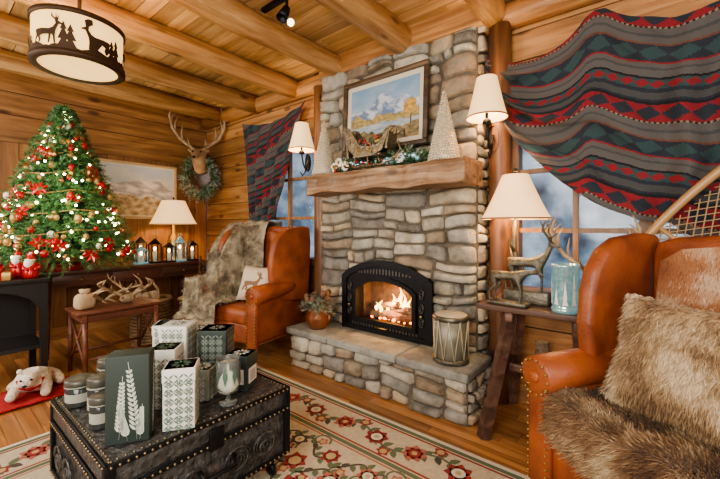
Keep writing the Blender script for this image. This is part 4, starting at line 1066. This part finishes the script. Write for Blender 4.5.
def fern(mb,M,h,mat,lf=.03):
    mb.tube([(0,-.001,0),(.006,-.001,h*.5),(0,-.001,h)],.0013,4,mat,M=M)
    for k in range(13):
        z=h*(.12+.8*k/13); l=lf*(1.1-.6*k/13)
        for s in (-1,1):
            a=.95; P=[(0,0),(l*.3,.0055),(l*.7,.0045),(l,0),(l*.7,-.0045),(l*.3,-.0055)]
            mb.add([(s*(p*math.cos(a)-q*math.sin(a)),-.0015,z+p*math.sin(a)+q*math.cos(a)) for p,q in P],[tuple(range(6))],mat,M=M)
def pbox(name,x,y,w,d,h,rot,base,motif,kind):
    mb=MB(); M=T(x,y,.504)@RZ(rot); mb.rbox((0,0,h/2),(w,d,h),.004,0,M=M)
    if kind!='fern': mb.rbox((0,0,h-.03),(w+.006,d+.006,.06),.004,0,M=M)
    faces=[(M@T(0,-d/2-.001,0),w),(M@RZ(pi/2)@T(0,-w/2-.001,0),d),(M@RZ(-pi/2)@T(0,-w/2-.001,0),d)]
    for F,ww in faces:
        if kind=='fern':
            if ww>.11:
                fern(mb,F@T(.035,0,.012)@RY(-.10),h*.90,1,.034); fern(mb,F@T(-.03,0,.02)@RY(.05),h*.72,1,.030); fern(mb,F@T(.0,0,.012)@RY(-.2),h*.45,1,.026); fern(mb,F@T(.045,0,.012)@RY(.06),h*.4,1,.022)
            else: fern(mb,F@T(0,0,.012)@RY(.06),h*.88,1,.028)
        elif kind=='damask':
            st=.040; nz=int((h-.012)/st); nx=max(1,int(ww/st)); ox=(ww-nx*st)/2
            for a in range(nx+1):   # leafy lattice
                for b in range(nz):
                    cz=.008+b*st
                    for s in (-1,1):
                        if not (0<=a+s<=nx): continue
                        x0_=-ww/2+ox+a*st; x1_=x0_+s*st/2; z0_=cz; z1_=cz+st/2
                        for (xa,za,xb,zb_) in ((x0_,z0_,x1_,z1_),(x1_,z1_,x0_,z0_+st)):
                            dx,dz=(xb-xa),(zb_-za); ln=math.hypot(dx,dz); nx_,nz_=-dz/ln*.0032,dx/ln*.0032; mx_,mz_=(xa+xb)/2,(za+zb_)/2
                            P=[(xa,za),(mx_+nx_,mz_+nz_),(xb,zb_),(mx_-nx_,mz_-nz_)]
                            mb.add([(p,-.0045,q) for p,q in P],[(0,1,2,3)],1,M=F)
            for a in range(nx):
                for b in range(nz):
                    cx=-ww/2+ox+(a+.5)*st; cz=.008+b*st
                    for k in range(6):
                        q=2*pi*k/6; P=[(.001,0),(.006,.0026),(.012,0),(.006,-.0026)]
                        mb.add([(cx+p*math.cos(q)-w_*math.sin(q),-.0046,cz+p*math.sin(q)+w_*math.cos(q)) for p,w_ in P],[(0,1,2,3)],1,M=F)
        elif kind=='plain':
            mb.box(-ww*.36,ww*.36,-.003,0,h*.2,h*.62,1,M=F)
            for k in range(5): mb.box(-ww*.25,ww*.25,-.0036,-.003,h*(.27+.06*k),h*(.27+.06*k)+.004,0,M=F)
    if kind!='fern':
        for k in range(10):
            q=2*pi*k/10; P=[(0.01,0),(.03,.006),(.05,0),(.03,-.006)]
            mb.add([(p*math.cos(q)-w_*math.sin(q),p*math.sin(q)+w_*math.cos(q),h+.001) for p,w_ in P],[(0,1,2,3)],1,M=M)
    mb.obj(name,[base,motif])
m_greyg=simple('pine_green_ink',(.09,.16,.11),.7)
m_sage=simple('sage_card',(.26,.30,.25),.7)
pbox('fern_gift_box',-1.72,.58,.16,.10,.36,1.0,m_dkgreen,simple('fern_ink',(.50,.55,.47),.7),'fern')
pbox('damask_gift_box',-1.66,.765,.13,.12,.27,.95,m_whitecard,m_greyg,'damask')
pbox('damask_gift_box.001',-1.90,.80,.12,.12,.29,.8,m_whitecard,m_greyg,'damask')
pbox('damask_gift_box.002',-2.10,.95,.15,.14,.34,.7,m_whitecard,m_greyg,'damask')
pbox('damask_gift_box.003',-2.32,.99,.14,.14,.30,.9,m_whitecard,m_greyg,'damask')
pbox('green_gift_box',-1.78,1.15,.13,.12,.19,.5,m_dkgreen,m_whitecard,'plain')
pbox('green_gift_box.001',-1.95,1.10,.15,.14,.31,.7,m_dkgreen,m_sage,'damask')
pbox('green_gift_box.002',-2.15,1.18,.14,.14,.24,.4,m_sage,m_whitecard,'damask')
pbox('sage_gift_box',-1.83,.955,.11,.10,.16,.6,m_sage,m_whitecard,'damask')
pbox('green_gift_box.003',-2.33,1.19,.12,.12,.22,.5,m_dkgreen,m_whitecard,'plain')
def jar(name,x,y,r,h):
    mb=MB(); M=T(x,y,.503)
    mb.lathe([(.001,0),(r*.95,0),(r,.008),(r,h*.7),(r*.95,h*.72)],24,M,0); mb.lathe([(r*.95,h*.72),(r*1.05,h*.73),(r*1.05,h*.97),(r*.98,h),(.001,h)],24,M,1); mb.lathe([(r*1.005,h*.2),(r*1.005,h*.52)],24,M,2)
    mb.lathe([(r*1.055,h*.74),(r*1.06,h*.76),(r*1.055,h*.78)],24,M,2)
    mb.obj(name,[bpy.data.materials.get('jar_glass') or simple('jar_glass',(.05,.055,.05),.15),bpy.data.materials.get('jar_lid') or simple('jar_lid',(.12,.12,.10),.4,.4),bpy.data.materials.get('jar_label') or simple('jar_label',(.36,.36,.30),.8)])
jar('lidded_candle_jar',-2.26,.67,.062,.19); jar('lidded_candle_jar.001',-2.25,.53,.062,.13); jar('lidded_candle_jar.002',-2.05,.56,.050,.18); jar('lidded_candle_jar.003',-2.35,.81,.055,.16); jar('lidded_candle_jar.004',-1.92,.53,.045,.14); jar('lidded_candle_jar.005',-2.10,.74,.052,.24)
mb=MB(); M=T(-1.665,1.0,.506)
mb.lathe([(.001,0),(.045,0),(.045,.006),(.012,.014),(.010,.04),(.02,.05),(.05,.062),(.058,.095),(.058,.225),(.054,.225),(.054,.095),(.047,.07),(.001,.066)],28,M,0)
mb.lathe([(.001,.07),(.048,.072),(.052,.098),(.052,.20),(.001,.20)],24,M,1); mb.tube([(0,0,.20),(0,0,.213)],.002,5,2,M=M)
m_gl,nt,b=newmat('clear_glass'); b.inputs['Transmission Weight'].default_value=.9; b.inputs['Roughness'].default_value=.08; b.inputs['Base Color'].default_value=(.9,.93,.9,1); b.inputs['IOR'].default_value=1.2
for k in range(8):
    a=k*2*pi/8; mb.add([(.0595*math.cos(a+da),.0595*math.sin(a+da),z) for da,z in ((0,.10),(.22,.15),(0,.21),(-.22,.15))],[(0,1,2,3)],3,M=M)
mb.obj('goblet_candle',[m_gl,m_wax,m_black,m_greyg])
# ------------------------------------------------------------------ lights, world, camera
def area(name,loc,tgt,sx_,sy_,e,col):
    l=bpy.data.lights.new(name,'AREA'); l.shape='RECTANGLE'; l.size=sx_; l.size_y=sy_; l.energy=e; l.color=col
    o=bpy.data.objects.new(name,l); scene.collection.objects.link(o); o.location=loc
    o.rotation_euler=(V(tgt)-V(loc)).to_track_quat('-Z','Y').to_euler()
area('fill_light',(-.8,-1.55,2.0),(-2.0,2.5,1.2),3.2,1.7,130,(1,.95,.88))  # added soft fill from behind the camera; the back wall has no window
area('fill_light_left',(-4.2,-1.5,2.0),(-4.0,2.0,1.3),1.8,1.5,62,(1,.94,.86))  # second added fill, for the left half of the room, no window here
area('fill_light_right',(2.4,.6,1.9),(-1.0,1.8,1.2),1.6,1.4,34,(1,.94,.86))  # added side fill in front of the solid right wall, not a window
w=bpy.data.worlds.new('dusk_world'); scene.world=w; w.use_nodes=True; nt=w.node_tree; bg=nt.nodes['Background']
tc=N(nt,'ShaderNodeTexCoord'); nz=N(nt,'ShaderNodeTexNoise',i_Scale=14.0,i_Detail=6.0); nt.links.new(tc.outputs['Generated'],nz.inputs['Vector'])
rp=ramp(nt,[(.34,(.03,.045,.07)),(.5,(.11,.16,.22)),(.68,(.32,.38,.45))]); nt.links.new(nz.outputs[0],rp.inputs[0]); nt.links.new(rp.outputs[0],bg.inputs['Color']); bg.inputs['Strength'].default_value=1.0
cam=bpy.data.cameras.new('camera'); co=bpy.data.objects.new('camera',cam); scene.collection.objects.link(co)
co.location=(0,0,1.4); co.rotation_euler=(pi/2,0,math.radians(38.9)); cam.lens=18; cam.sensor_width=36; cam.shift_y=-.01875; cam.clip_start=.05
scene.camera=co
scene.view_settings.view_transform='AgX'
try: scene.view_settings.look='AgX - Medium High Contrast'
except Exception: pass
scene.view_settings.exposure=.7
